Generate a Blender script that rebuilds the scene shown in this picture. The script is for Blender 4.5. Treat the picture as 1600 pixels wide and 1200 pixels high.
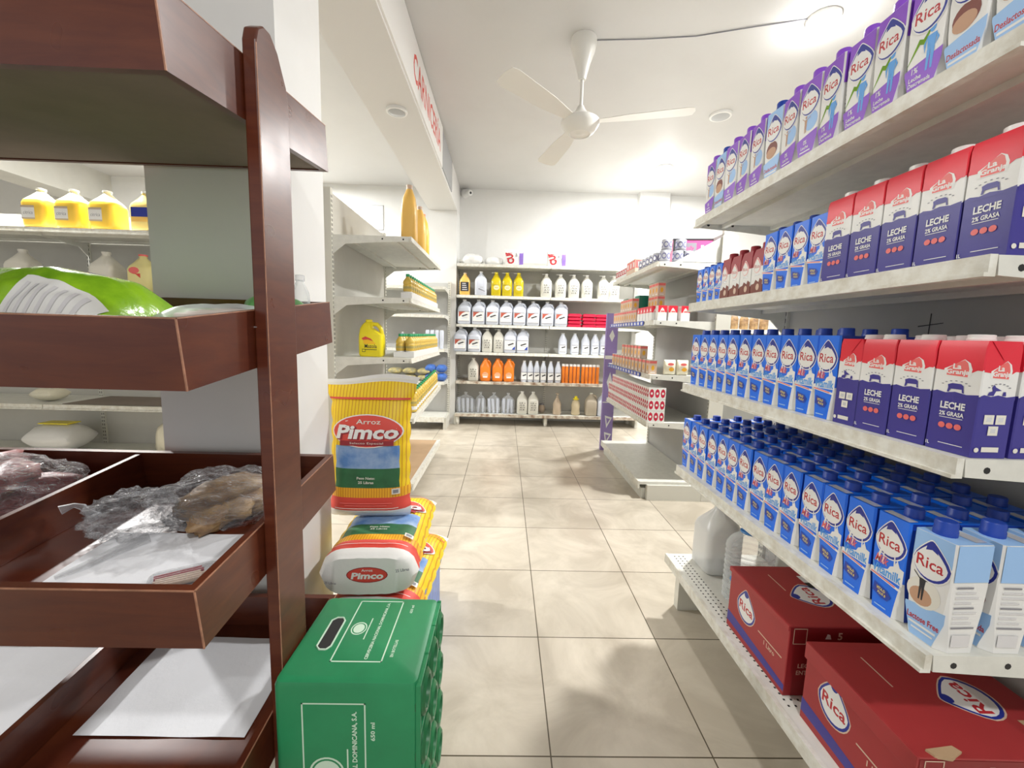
import bpy, math, random
from mathutils import Vector, Matrix, noise
R = math.radians
PI = math.pi
random.seed(7)
scene = bpy.context.scene
for o in list(bpy.data.objects):
    bpy.data.objects.remove(o)
COL = scene.collection

# ------------------------------------------------------------------ camera, world, light, exposure
cam_d = bpy.data.cameras.new('camera')
cam_d.sensor_width = 36.0
cam_d.lens = 646.46 / 1600.0 * 36.0
cam_d.clip_start = 0.02
cam = bpy.data.objects.new('camera', cam_d)
COL.objects.link(cam)
rv = Vector((0.9994629, -0.01671434, 0.02818776))
uv_ = Vector((-0.02597977, 0.1201468, 0.99241614))
fv = Vector((0.01997425, 0.99261542, -0.11964804))
m = Matrix((rv, uv_, -fv)).transposed().to_4x4()
m.translation = Vector((0, 0, 1.15))
cam.matrix_world = m
scene.camera = cam

world = bpy.data.worlds.new('world')
scene.world = world
world.use_nodes = True
bg = world.node_tree.nodes['Background']
bg.inputs[0].default_value = (1.0, 1.0, 1.0, 1)
bg.inputs[1].default_value = 0.5

scene.view_settings.view_transform = 'Standard'
scene.view_settings.look = 'None'
scene.view_settings.gamma = 1
scene.view_settings.use_curve_mapping = False
scene.view_settings.exposure = 0.74


def area_light(name, loc, size, power, col=(1, 1, 1), sy=None, rot=(0, 0, 0)):
    l = bpy.data.lights.new(name, 'AREA')
    l.energy = power
    l.color = col
    l.size = size
    if sy:
        l.shape = 'RECTANGLE'
        l.size_y = sy
    else:
        l.shape = 'DISK'
    o = bpy.data.objects.new(name, l)
    o.location = loc
    o.rotation_euler = rot
    COL.objects.link(o)
    return o


def point_light(name, loc, power, r=0.05):
    l = bpy.data.lights.new(name, 'POINT')
    l.energy = power
    l.shadow_soft_size = r
    o = bpy.data.objects.new(name, l)
    o.location = loc
    COL.objects.link(o)
    return o


CEIL = 2.96
for (lx, ly, pw) in ((1.74, 2.52, 58), (1.65, 4.62, 50), (0.35, -0.9, 24), (-3.1, 2.92, 85)):  # the entry behind the camera is an added fill light without a fixture
    area_light('ceiling_lamp_and_fill_light', (lx, ly, CEIL - 0.04), 0.16, pw, (1, 0.99, 0.97))
for (lx, ly) in ((1.74, 2.52), (1.65, 4.62)):
    point_light('ceiling_lamp_glow', (lx, ly, CEIL - 0.10), 4.0)
area_light('meat_counter_light', (-2.6, 4.7, CEIL - 0.05), 1.2, 45, (1, 1, 0.98), 0.3)

# ------------------------------------------------------------------ materials
MATS = {}


def mat(name, col, rough=0.5, metal=0.0, noise_amt=0.0, nscale=8.0, bump=0.0, spec=0.5, stretch=None, col2=None, emit=None, coat=0.0):
    if name in MATS:
        return MATS[name]
    m = bpy.data.materials.new(name)
    m.use_nodes = True
    nt = m.node_tree
    b = nt.nodes['Principled BSDF']
    b.inputs['Base Color'].default_value = (*col, 1)
    b.inputs['Roughness'].default_value = rough
    b.inputs['Metallic'].default_value = metal
    b.inputs['Specular IOR Level'].default_value = spec
    b.inputs['Coat Weight'].default_value = coat
    if emit:
        b.inputs['Emission Color'].default_value = (*emit[:3], 1)
        b.inputs['Emission Strength'].default_value = emit[3]
    if noise_amt > 0 or col2 or bump > 0:
        tc = nt.nodes.new('ShaderNodeTexCoord')
        mp = nt.nodes.new('ShaderNodeMapping')
        if stretch:
            mp.inputs['Scale'].default_value = stretch
        nt.links.new(tc.outputs['Object'], mp.inputs['Vector'])
        n = nt.nodes.new('ShaderNodeTexNoise')
        n.inputs['Scale'].default_value = nscale
        n.inputs['Detail'].default_value = 5
        n.inputs['Roughness'].default_value = 0.6
        nt.links.new(mp.outputs['Vector'], n.inputs['Vector'])
        if noise_amt > 0 or col2:
            cr = nt.nodes.new('ShaderNodeValToRGB')
            c2 = col2 if col2 else tuple(max(0, c * (1 - noise_amt)) for c in col)
            cr.color_ramp.elements[0].color = (*c2, 1)
            cr.color_ramp.elements[0].position = 0.32
            cr.color_ramp.elements[1].color = (*col, 1)
            cr.color_ramp.elements[1].position = 0.62
            nt.links.new(n.outputs['Fac'], cr.inputs['Fac'])
            nt.links.new(cr.outputs['Color'], b.inputs['Base Color'])
        if bump > 0:
            bp = nt.nodes.new('ShaderNodeBump')
            bp.inputs['Strength'].default_value = bump
            bp.inputs['Distance'].default_value = 0.01
            nt.links.new(n.outputs['Fac'], bp.inputs['Height'])
            nt.links.new(bp.outputs['Normal'], b.inputs['Normal'])
    MATS[name] = m
    return m


def clear_mat(name, col, dens, rough=0.12, dens_edge=0.5, bump=0.0, nscale=30):
    """thin see-through plastic: transparent mixed with a glossy coloured film"""
    if name in MATS:
        return MATS[name]
    m = bpy.data.materials.new(name)
    m.use_nodes = True
    nt = m.node_tree
    b = nt.nodes['Principled BSDF']
    b.inputs['Base Color'].default_value = (*col, 1)
    b.inputs['Roughness'].default_value = rough
    out = nt.nodes['Material Output']
    tr = nt.nodes.new('ShaderNodeBsdfTransparent')
    mx = nt.nodes.new('ShaderNodeMixShader')
    lw = nt.nodes.new('ShaderNodeLayerWeight')
    lw.inputs['Blend'].default_value = 0.35
    mr = nt.nodes.new('ShaderNodeMapRange')
    mr.inputs['To Min'].default_value = dens
    mr.inputs['To Max'].default_value = dens_edge
    nt.links.new(lw.outputs['Facing'], mr.inputs['Value'])
    nt.links.new(mr.outputs['Result'], mx.inputs[0])
    nt.links.new(tr.outputs[0], mx.inputs[1])
    nt.links.new(b.outputs[0], mx.inputs[2])
    nt.links.new(mx.outputs[0], out.inputs['Surface'])
    if bump > 0:
        n = nt.nodes.new('ShaderNodeTexNoise')
        n.inputs['Scale'].default_value = nscale
        n.inputs['Detail'].default_value = 3
        n.inputs['Distortion'].default_value = 1.5
        bp = nt.nodes.new('ShaderNodeBump')
        bp.inputs['Strength'].default_value = bump
        bp.inputs['Distance'].default_value = 0.02
        nt.links.new(n.outputs['Fac'], bp.inputs['Height'])
        nt.links.new(bp.outputs['Normal'], b.inputs['Normal'])
        nt.links.new(bp.outputs['Normal'], lw.inputs['Normal'])
    MATS[name] = m
    return m


def floor_mat():
    m = bpy.data.materials.new('beige_floor_tile')
    m.use_nodes = True
    nt = m.node_tree
    L = nt.links.new
    b = nt.nodes['Principled BSDF']
    tc = nt.nodes.new('ShaderNodeTexCoord')
    mp = nt.nodes.new('ShaderNodeMapping')
    mp.inputs['Location'].default_value = (-0.15613, -0.55351, 0)
    L(tc.outputs['Object'], mp.inputs['Vector'])
    br = nt.nodes.new('ShaderNodeTexBrick')
    br.offset = 0
    br.inputs['Scale'].default_value = 1
    br.inputs['Brick Width'].default_value = 0.45131
    br.inputs['Row Height'].default_value = 0.45131
    br.inputs['Mortar Size'].default_value = 0.0021
    br.inputs['Mortar Smooth'].default_value = 0.1
    br.inputs['Bias'].default_value = 0
    br.inputs['Color1'].default_value = (0.60, 0.545, 0.46, 1)
    br.inputs['Color2'].default_value = (0.54, 0.49, 0.41, 1)
    br.inputs['Mortar'].default_value = (0.10, 0.08, 0.05, 1)
    L(mp.outputs['Vector'], br.inputs['Vector'])
    n = nt.nodes.new('ShaderNodeTexNoise')
    n.inputs['Scale'].default_value = 3.2
    n.inputs['Detail'].default_value = 7
    n.inputs['Roughness'].default_value = 0.62
    n.inputs['Distortion'].default_value = 0.8
    L(tc.outputs['Object'], n.inputs['Vector'])
    cr = nt.nodes.new('ShaderNodeValToRGB')
    cr.color_ramp.elements[0].position = 0.35
    cr.color_ramp.elements[0].color = (0.80, 0.78, 0.74, 1)
    cr.color_ramp.elements[1].position = 0.66
    cr.color_ramp.elements[1].color = (1.12, 1.12, 1.1, 1)
    L(n.outputs['Fac'], cr.inputs['Fac'])
    mx = nt.nodes.new('ShaderNodeMix')
    mx.data_type = 'RGBA'
    mx.blend_type = 'MULTIPLY'
    mx.inputs[0].default_value = 1
    L(br.outputs['Color'], mx.inputs[6])
    L(cr.outputs['Color'], mx.inputs[7])
    L(mx.outputs[2], b.inputs['Base Color'])
    b.inputs['Roughness'].default_value = 0.28
    bp = nt.nodes.new('ShaderNodeBump')
    bp.inputs['Strength'].default_value = 0.25
    bp.inputs['Distance'].default_value = 0.003
    inv = nt.nodes.new('ShaderNodeMath')
    inv.operation = 'SUBTRACT'
    inv.inputs[0].default_value = 1
    L(br.outputs['Fac'], inv.inputs[1])
    L(inv.outputs[0], bp.inputs['Height'])
    L(bp.outputs['Normal'], b.inputs['Normal'])
    return m


def wood_mat(name, c1, c2, rough=0.28):
    m = bpy.data.materials.new(name)
    m.use_nodes = True
    nt = m.node_tree
    L = nt.links.new
    b = nt.nodes['Principled BSDF']
    tc = nt.nodes.new('ShaderNodeTexCoord')
    mp = nt.nodes.new('ShaderNodeMapping')
    mp.inputs['Scale'].default_value = (2.0, 3.0, 16)
    L(tc.outputs['Object'], mp.inputs['Vector'])
    n = nt.nodes.new('ShaderNodeTexNoise')
    n.inputs['Scale'].default_value = 3
    n.inputs['Detail'].default_value = 8
    n.inputs['Roughness'].default_value = 0.6
    n.inputs['Distortion'].default_value = 0.6
    L(mp.outputs['Vector'], n.inputs['Vector'])
    cr = nt.nodes.new('ShaderNodeValToRGB')
    cr.color_ramp.elements[0].position = 0.3
    cr.color_ramp.elements[0].color = (*c1, 1)
    cr.color_ramp.elements[1].position = 0.72
    cr.color_ramp.elements[1].color = (*c2, 1)
    L(n.outputs['Fac'], cr.inputs['Fac'])
    L(cr.outputs['Color'], b.inputs['Base Color'])
    n2 = nt.nodes.new('ShaderNodeTexNoise')
    n2.inputs['Scale'].default_value = 14
    n2.inputs['Detail'].default_value = 1
    L(tc.outputs['Object'], n2.inputs['Vector'])
    mr = nt.nodes.new('ShaderNodeMapRange')
    mr.inputs['To Min'].default_value = rough - 0.06
    mr.inputs['To Max'].default_value = rough + 0.06
    L(n2.outputs['Fac'], mr.inputs['Value'])
    L(mr.outputs['Result'], b.inputs['Roughness'])
    bp = nt.nodes.new('ShaderNodeBump')
    bp.inputs['Strength'].default_value = 0.03
    L(n.outputs['Fac'], bp.inputs['Height'])
    L(bp.outputs['Normal'], b.inputs['Normal'])
    MATS[name] = m
    return m


def striped_mat(name, c1, c2, scale, axis='X', width=0.12, rough=0.45):
    m = bpy.data.materials.new(name)
    m.use_nodes = True
    nt = m.node_tree
    L = nt.links.new
    b = nt.nodes['Principled BSDF']
    tc = nt.nodes.new('ShaderNodeTexCoord')
    w = nt.nodes.new('ShaderNodeTexWave')
    w.wave_type = 'BANDS'
    w.bands_direction = axis
    w.inputs['Scale'].default_value = scale
    w.inputs['Distortion'].default_value = 0.6
    L(tc.outputs['Object'], w.inputs['Vector'])
    cr = nt.nodes.new('ShaderNodeValToRGB')
    cr.color_ramp.elements[0].position = width
    cr.color_ramp.elements[0].color = (*c2, 1)
    cr.color_ramp.elements[1].position = width + 0.12
    cr.color_ramp.elements[1].color = (*c1, 1)
    L(w.outputs['Fac'], cr.inputs['Fac'])
    L(cr.outputs['Color'], b.inputs['Base Color'])
    b.inputs['Roughness'].default_value = rough
    MATS[name] = m
    return m


M_white_wall = mat('white_painted_wall', (0.80, 0.80, 0.78), 0.7, noise_amt=0.04, nscale=3, bump=0.03)
M_ceiling = mat('ceiling_paint', (0.63, 0.625, 0.615), 0.6, noise_amt=0.05, nscale=1.5, bump=0.02)
M_beam = mat('beam_paint', (0.72, 0.71, 0.69), 0.7)
M_shelf = mat('shelf_white_enamel', (0.76, 0.76, 0.70), 0.4, noise_amt=0.10, nscale=22, bump=0.02)
M_lip = mat('shelf_edge_enamel', (0.80, 0.80, 0.74), 0.38, col2=(0.62, 0.59, 0.50), nscale=34)
M_panel = mat('shelf_back_panel', (0.62, 0.61, 0.56), 0.5, noise_amt=0.08, nscale=4)
M_panel_grey = mat('grey_back_panel', (0.50, 0.50, 0.48), 0.5, noise_amt=0.08, nscale=4)
M_upright = mat('upright_metal', (0.70, 0.69, 0.62), 0.45)
M_dark = mat('dark_gap', (0.02, 0.02, 0.02), 0.7)
M_rust = mat('rusty_enamel', (0.70, 0.66, 0.56), 0.5, col2=(0.22, 0.11, 0.05), nscale=16)
M_cardboard = mat('cardboard', (0.50, 0.34, 0.20), 0.8, noise_amt=0.1)
M_wood = wood_mat('mahogany_varnish', (0.075, 0.014, 0.007), (0.125, 0.030, 0.011), 0.30)
M_wood_edge = mat('worn_wood_edge', (0.42, 0.20, 0.12), 0.5, noise_amt=0.4, nscale=40)
M_ply = mat('plywood_underside', (0.22, 0.175, 0.145), 0.8, noise_amt=0.15, nscale=6)
M_paper = mat('white_paper', (0.72, 0.73, 0.76), 0.8, bump=0.25, nscale=14)
M_white = mat('white_gloss', (0.82, 0.82, 0.80), 0.35)
M_cream = mat('cream_plastic', (0.78, 0.76, 0.68), 0.35)
M_blue = mat('milk_blue', (0.008, 0.165, 0.86), 0.33)
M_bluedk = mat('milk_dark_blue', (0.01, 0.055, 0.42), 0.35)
M_capblue = mat('cap_blue', (0.008, 0.05, 0.36), 0.4)
M_logoblue = mat('logo_navy', (0.015, 0.03, 0.30), 0.35)
M_red = mat('text_red', (0.50, 0.02, 0.03), 0.4)
M_redlt = mat('light_red', (0.80, 0.15, 0.14), 0.4)
M_ltblue = mat('light_blue', (0.10, 0.36, 0.80), 0.35)
M_skyblue = mat('sky_blue', (0.33, 0.55, 0.88), 0.38)
M_purple = mat('carton_purple', (0.26, 0.075, 0.60), 0.35)
M_granred = mat('carton_red', (0.78, 0.02, 0.045), 0.33)
M_grannavy = mat('carton_navy', (0.045, 0.035, 0.27), 0.33)
M_yellow = mat('badge_yellow', (0.85, 0.72, 0.12), 0.4)
M_silver = mat('foil_white', (0.75, 0.76, 0.80), 0.22, metal=0.3)
M_brown = mat('choc_brown', (0.20, 0.045, 0.03), 0.4)
M_darkred = mat('choc_red', (0.33, 0.015, 0.03), 0.35)
M_skin = mat('printed_tan', (0.55, 0.32, 0.20), 0.5)
M_green = mat('cap_green', (0.02, 0.32, 0.12), 0.4)
M_oil = mat('cooking_oil', (0.66, 0.46, 0.08), 0.15, spec=0.6)
M_oil2 = mat('pale_oil', (0.86, 0.66, 0.22), 0.15)
M_juice = mat('orange_juice', (0.90, 0.55, 0.13), 0.3)
M_juice2 = mat('yellow_juice', (0.92, 0.60, 0.06), 0.3)
M_grey = mat('print_grey', (0.25, 0.25, 0.28), 0.5)
M_ink = mat('black_ink', (0.03, 0.03, 0.035), 0.5)
M_orange = mat('orange_plastic', (0.88, 0.24, 0.02), 0.35)
M_yel = mat('yellow_plastic', (0.90, 0.76, 0.02), 0.3)
M_yelliq = mat('yellow_detergent', (0.66, 0.52, 0.01), 0.2)
M_jug = mat('bleach_jug_white', (0.66, 0.70, 0.79), 0.35)
M_milkjug = mat('milky_jug', (0.70, 0.69, 0.62), 0.4)
M_tan = mat('tan_liquid', (0.55, 0.44, 0.32), 0.35)
M_pktred = mat('red_foil', (0.55, 0.01, 0.045), 0.25, bump=0.3, nscale=20)
M_violet = mat('violet_print', (0.24, 0.14, 0.52), 0.5)
M_panelviolet = mat('panel_violet', (0.30, 0.22, 0.50), 0.5)
M_peach = mat('peach_print', (0.68, 0.50, 0.38), 0.4)
M_pink = mat('pink_print', (0.62, 0.09, 0.26), 0.4)
M_boxred = mat('red_carton_board', (0.38, 0.032, 0.035), 0.5, noise_amt=0.1, nscale=5)
M_boxred2 = mat('dark_red_carton_board', (0.24, 0.010, 0.014), 0.5)
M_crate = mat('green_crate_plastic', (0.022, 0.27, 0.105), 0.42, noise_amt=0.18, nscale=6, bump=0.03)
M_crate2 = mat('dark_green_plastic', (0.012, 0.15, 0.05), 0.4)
M_crprint = mat('pale_green_print', (0.60, 0.78, 0.62), 0.5)
M_sackw = mat('woven_white', (0.78, 0.77, 0.74), 0.55, bump=0.25, nscale=12)
M_sacky = striped_mat('sack_yellow', (0.86, 0.60, 0.01), (0.62, 0.30, 0.01), 26, 'X', 0.10)
M_sacko = striped_mat('sack_orange', (0.84, 0.44, 0.02), (0.62, 0.22, 0.01), 34, 'X', 0.14)
M_sackr = mat('sack_red', (0.70, 0.07, 0.05), 0.5)
M_sackdr = mat('sack_maroon', (0.30, 0.02, 0.03), 0.5)
M_sackb = mat('sack_sky', (0.10, 0.24, 0.55), 0.5, col2=(0.45, 0.58, 0.75), nscale=9)
M_sackg = mat('sack_field', (0.03, 0.16, 0.06), 0.5, noise_amt=0.3, nscale=20)
M_fan = mat('fan_enamel', (0.80, 0.79, 0.75), 0.35)
M_meat = mat('root_pink', (0.42, 0.13, 0.12), 0.4, col2=(0.26, 0.05, 0.06), nscale=22, bump=0.5)
M_brownroot = mat('root_tan', (0.50, 0.33, 0.15), 0.5, col2=(0.20, 0.11, 0.06), nscale=18, bump=0.5)
M_film = clear_mat('clear_film', (0.78, 0.79, 0.82), 0.10, 0.05, 0.50, bump=1.0, nscale=11)
M_water = clear_mat('clear_pet', (0.80, 0.85, 0.86), 0.16, 0.08, 0.75)
M_haze = clear_mat('milky_film', (0.70, 0.73, 0.77), 0.2, 0.3, 0.6)
M_limebag = mat('lime_bag', (0.27, 0.50, 0.02), 0.2, col2=(0.13, 0.30, 0.01), nscale=12, bump=0.35)
M_limelt = clear_mat('lime_film', (0.55, 0.75, 0.25), 0.5, 0.15, 0.85, bump=0.6, nscale=24)
M_lamp = mat('lamp_diffuser', (0.9, 0.9, 0.9), 0.4, emit=(1, 0.99, 0.96, 7.0))
M_lampoff = mat('unlit_lamp_glass', (0.45, 0.46, 0.47), 0.3)
M_glass_grey = mat('grey_plaque', (0.42, 0.43, 0.45), 0.25)
M_signw = mat('sign_white', (0.84, 0.83, 0.81), 0.4)
M_pasta = mat('pasta_bag', (0.60, 0.52, 0.22), 0.3, col2=(0.25, 0.25, 0.22), nscale=26)
M_bluebag = mat('blue_bag', (0.08, 0.20, 0.62), 0.3, noise_amt=0.4, nscale=22)
M_whitebag = mat('white_plastic_bag', (0.80, 0.80, 0.78), 0.35, bump=0.5, nscale=16)
M_creambag = mat('cream_bag', (0.80, 0.76, 0.60), 0.4, bump=0.4, nscale=14)

# ------------------------------------------------------------------ mesh helpers


class MB:
    def __init__(s):
        s.v = []
        s.f = []
        s.fm = []
        s.mats = []

    def mi(s, m):
        if m not in s.mats:
            s.mats.append(m)
        return s.mats.index(m)

    def add(s, vs, fs, m, T=None):
        n = len(s.v)
        if T is not None:
            vs = [T @ Vector(p) for p in vs]
        s.v += [tuple(p) for p in vs]
        k = s.mi(m)
        for f in fs:
            s.f.append(tuple(i + n for i in f))
            s.fm.append(k)

    def box(s, x0, x1, y0, y1, z0, z1, m, T=None, b=0.0):
        if b <= 0:
            vs = [(x, y, z) for z in (z0, z1) for y in (y0, y1) for x in (x0, x1)]
            fs = [(0, 2, 3, 1), (4, 5, 7, 6), (0, 1, 5, 4), (2, 6, 7, 3), (0, 4, 6, 2), (1, 3, 7, 5)]
            s.add(vs, fs, m, T)
        else:
            def ring(i, z):
                return [(x0 + i + 0, y0 + b + 0, z), (x0 + b, y0 + i, z), (x1 - b, y0 + i, z), (x1 - i, y0 + b, z),
                        (x1 - i, y1 - b, z), (x1 - b, y1 - i, z), (x0 + b, y1 - i, z), (x0 + i, y1 - b, z)]
            def ring2(z):
                return [(x0 + b, y0 + b, z)] * 2 + [(x1 - b, y0 + b, z)] * 2 + [(x1 - b, y1 - b, z)] * 2 + [(x0 + b, y1 - b, z)] * 2
            r = [ring2(z0), ring(0, z0 + b), ring(0, z1 - b), ring2(z1)]
            s.loft(r, m, T, cap=True)

    def loft(s, rings, m, T=None, cap=True, closed=True, matf=None):
        n = len(rings[0])
        vs = [p for r in rings for p in r]
        base = len(s.v)
        if T is not None:
            vs = [T @ Vector(p) for p in vs]
        s.v += [tuple(p) for p in vs]
        k = s.mi(m)
        for i in range(len(rings) - 1):
            for j in range(n if closed else n - 1):
                a = base + i * n + j
                b = base + i * n + (j + 1) % n
                s.f.append((a, b, b + n, a + n))
                s.fm.append(s.mi(matf(i, j)) if matf else k)
        if cap:
            s.f.append(tuple(base + j for j in reversed(range(n))))
            s.fm.append(s.mi(matf(-1, 0)) if matf else k)
            e = base + (len(rings) - 1) * n
            s.f.append(tuple(e + j for j in range(n)))
            s.fm.append(s.mi(matf(-2, 0)) if matf else k)

    def lathe(s, prof, m, T=None, seg=16, cap=True, matf=None):
        s.loft([[(r * math.cos(2 * PI * j / seg), r * math.sin(2 * PI * j / seg), z) for j in range(seg)] for r, z in prof], m, T, cap, True, matf)

    def rloft(s, prof, m, T=None, n=4, cap=True, matf=None):
        """rounded rectangle sections: prof rows (z, halfx, halfy, corner, cx, cy)"""
        rings = []
        for p in prof:
            z, hx, hy, c = p[:4]
            cx, cy = (p[4], p[5]) if len(p) > 4 else (0, 0)
            c = min(c, hx, hy)
            r = []
            for q, (sx, sy) in enumerate(((1, 1), (-1, 1), (-1, -1), (1, -1))):
                for k in range(n + 1):
                    a = q * PI / 2 + k * PI / 2 / n
                    r.append((cx + sx * (hx - c) + c * math.cos(a), cy + sy * (hy - c) + c * math.sin(a), z))
            rings.append(r)
        s.loft(rings, m, T, cap, True, matf)

    def prism(s, poly, h0, h1, m, T=None):
        """poly in xy, extruded in z h0..h1"""
        n = len(poly)
        vs = [(x, y, h0) for x, y in poly] + [(x, y, h1) for x, y in poly]
        fs = [tuple(reversed(range(n))), tuple(range(n, 2 * n))] + [(i, (i + 1) % n, (i + 1) % n + n, i + n) for i in range(n)]
        s.add(vs, fs, m, T)

    def tube(s, path, r, m, T=None, seg=8, closed=False):
        path = [Vector(p) for p in path]
        rings = []
        for i, p in enumerate(path):
            a = path[max(0, i - 1)]
            b = path[min(len(path) - 1, i + 1)]
            t = (b - a).normalized()
            up = Vector((0, 0, 1)) if abs(t.z) < 0.9 else Vector((1, 0, 0))
            x = t.cross(up).normalized()
            y = x.cross(t)
            rr = r[i] if isinstance(r, (list, tuple)) else r
            rings.append([tuple(p + (x * math.cos(2 * PI * k / seg) + y * math.sin(2 * PI * k / seg)) * rr) for k in range(seg)])
        s.loft(rings, m, T)

    def build(s, name, parent=None, smooth=None, bevel=None):
        me = bpy.data.meshes.new(name)
        me.from_pydata(s.v, [], s.f)
        for m_ in s.mats:
            me.materials.append(m_)
        me.polygons.foreach_set('material_index', s.fm)
        if smooth is not None:
            me.polygons.foreach_set('use_smooth', [True] * len(s.f))
            me.set_sharp_from_angle(angle=R(smooth))
        me.update()
        o = bpy.data.objects.new(name, me)
        COL.objects.link(o)
        if parent:
            o.parent = parent
        if bevel:
            bv = o.modifiers.new('bevel', 'BEVEL')
            bv.width = bevel
            bv.segments = 2
            bv.limit_method = 'ANGLE'
        return o


def Tr(x=0, y=0, z=0, rz=0, rx=0, ry=0, sc=1.0):
    return Matrix.Translation((x, y, z)) @ Matrix.Rotation(rz, 4, 'Z') @ Matrix.Rotation(ry, 4, 'Y') @ Matrix.Rotation(rx, 4, 'X') @ Matrix.Scale(sc, 4)


_txt = {}


def text_geo(st, bold=0.0, shear=0.0):
    key = (st, bold, shear)
    if key not in _txt:
        c = bpy.data.curves.new('t', 'FONT')
        c.body = st
        c.resolution_u = 2
        c.offset = bold
        c.shear = shear
        c.fill_mode = 'FRONT'
        o = bpy.data.objects.new('t', c)
        COL.objects.link(o)
        dg = bpy.context.evaluated_depsgraph_get()
        me = bpy.data.meshes.new_from_object(o.evaluated_get(dg))
        vs = [(v.co.x, v.co.y) for v in me.vertices]
        fs = [tuple(p.vertices) for p in me.polygons]
        flip = me.polygons[0].normal.z < 0 if me.polygons else False
        if flip:
            fs = [tuple(reversed(f)) for f in fs]
        bpy.data.objects.remove(o)
        bpy.data.curves.remove(c)
        bpy.data.meshes.remove(me)
        x0 = min(v[0] for v in vs)
        x1 = max(v[0] for v in vs)
        y0 = min(v[1] for v in vs)
        y1 = max(v[1] for v in vs)
        _txt[key] = ([((x - (x0 + x1) / 2) / (x1 - x0), (y - (y0 + y1) / 2) / (y1 - y0)) for x, y in vs], fs)
    return _txt[key]


class Art:
    """flat printed artwork on a face: u right, v up as read by a viewer; fn(u,v,off)->3D"""

    def __init__(s, mb, O=(0, 0, 0), U=(1, 0, 0), V=(0, 0, 1), N=(0, -1, 0), fn=None):
        s.mb = mb
        O, U, V, N = map(Vector, (O, U, V, N))
        s.fn = fn or (lambda u, v, off: O + U * u + V * v + N * off)
        s.k = 1

    def put(s, pts, faces, m, off=None):
        if off is None:
            s.k += 1
            off = 0.00018 + 0.00004 * s.k
        s.mb.add([s.fn(u, v, off) for u, v in pts], faces, m)

    def poly(s, pts, m, off=None):
        s.put(pts, [tuple(range(len(pts)))], m, off)

    def rect(s, u0, u1, v0, v1, m, off=None):
        s.poly([(u0, v0), (u1, v0), (u1, v1), (u0, v1)], m, off)

    def disc(s, cu, cv, ru, rv, m, off=None, n=20, rings=1, shape=None):
        pts = [(cu, cv)]
        for r in range(1, rings + 1):
            for i in range(n):
                a = 2 * PI * i / n
                x, y = math.cos(a), math.sin(a)
                if shape:
                    x, y = shape(a)
                pts.append((cu + ru * x * r / rings, cv + rv * y * r / rings))
        fs = [(0, 1 + i, 1 + (i + 1) % n) for i in range(n)]
        for r in range(rings - 1):
            for i in range(n):
                a = 1 + r * n + i
                b = 1 + r * n + (i + 1) % n
                fs.append((a, a + n, b + n, b))
        s.put(pts, fs, m, off)

    def grid(s, u0, u1, v0, v1, m, nu=12, nv=3, off=None, top=None, bot=None):
        pts = []
        for j in range(nv + 1):
            for i in range(nu + 1):
                t = i / nu
                a = v0 + (bot(t) if bot else 0)
                b = v1 + (top(t) if top else 0)
                pts.append((u0 + (u1 - u0) * t, a + (b - a) * j / nv))
        fs = []
        for j in range(nv):
            for i in range(nu):
                a = j * (nu + 1) + i
                fs.append((a, a + 1, a + nu + 2, a + nu + 1))
        s.put(pts, fs, m, off)

    def text(s, st, cu, cv, w, h, m, bold=0.0, shear=0.0, rot=0.0, off=None, flipx=False):
        vs, fs = text_geo(st, bold, shear)
        c, d = math.cos(rot), math.sin(rot)
        pts = [(cu + x * w * c - y * h * d, cv + x * w * d + y * h * c) for x, y in vs]
        s.put(pts, fs, m, off)

    def frame(s, u0, u1, v0, v1, t, m):
        s.k += 1
        o = 0.00018 + 0.00004 * s.k
        s.rect(u0, u1, v0, v0 + t, m, o)
        s.rect(u0, u1, v1 - t, v1, m, o)
        s.rect(u0, u0 + t, v0, v1, m, o)
        s.rect(u1 - t, u1, v0, v1, m, o)


def drop_shape(a):
    """teardrop with the tip up and leaning left"""
    x, y = math.cos(a), math.sin(a)
    k = 1.0
    if y > 0:
        x *= (1 - 0.62 * y ** 1.3)
        y *= 1.18
        x -= 0.10 * y
    return x, y - 0.1


def tag(o, label, cat, group=None, kind=None):
    n = len(label.split())
    o['label'] = label
    o['category'] = cat
    if group:
        o['group'] = group
    if kind:
        o['kind'] = kind
    return o


def empty(name, loc=(0, 0, 0), rz=0.0, rx=0.0, ry=0.0):
    o = bpy.data.objects.new(name, None)
    o.empty_display_size = 0.05
    COL.objects.link(o)
    o.location = loc
    o.rotation_euler = (rx, ry, rz)
    return o


def struct(o):
    o['kind'] = 'structure'
    return o


def copy_tree(o, parent=None):
    c = o.copy()
    COL.objects.link(c)
    if parent:
        c.parent = parent
    for ch in o.children:
        copy_tree(ch, c)
    return c


class Proto:
    def __init__(s, root, cat):
        s.r = root
        s.cat = cat
        s.used = False
        s.tree = None

    def place(s, loc, rz, label, group=None, sc=1.0, rx=0.0, ry=0.0):
        if not s.used:
            o = s.r
            s.used = True
        else:
            o = copy_tree(s.r)
        o.location = loc
        o.rotation_euler = (rx, ry, rz)
        o.scale = (sc, sc, sc)
        for k in ('group',):
            if k in o:
                del o[k]
        tag(o, label, s.cat, group)
        return o


ORD = ['first', 'second', 'third', 'fourth', 'fifth', 'sixth', 'seventh', 'eighth', 'ninth', 'tenth', 'eleventh',
       'twelfth', 'thirteenth', 'fourteenth', 'fifteenth', 'sixteenth', 'seventeenth', 'eighteenth']

# ------------------------------------------------------------------ room shell


def slab(name, x0, x1, y0, y1, z0, z1, m):
    b = MB()
    b.box(x0, x1, y0, y1, z0, z1, m)
    return struct(b.build(name))


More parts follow.
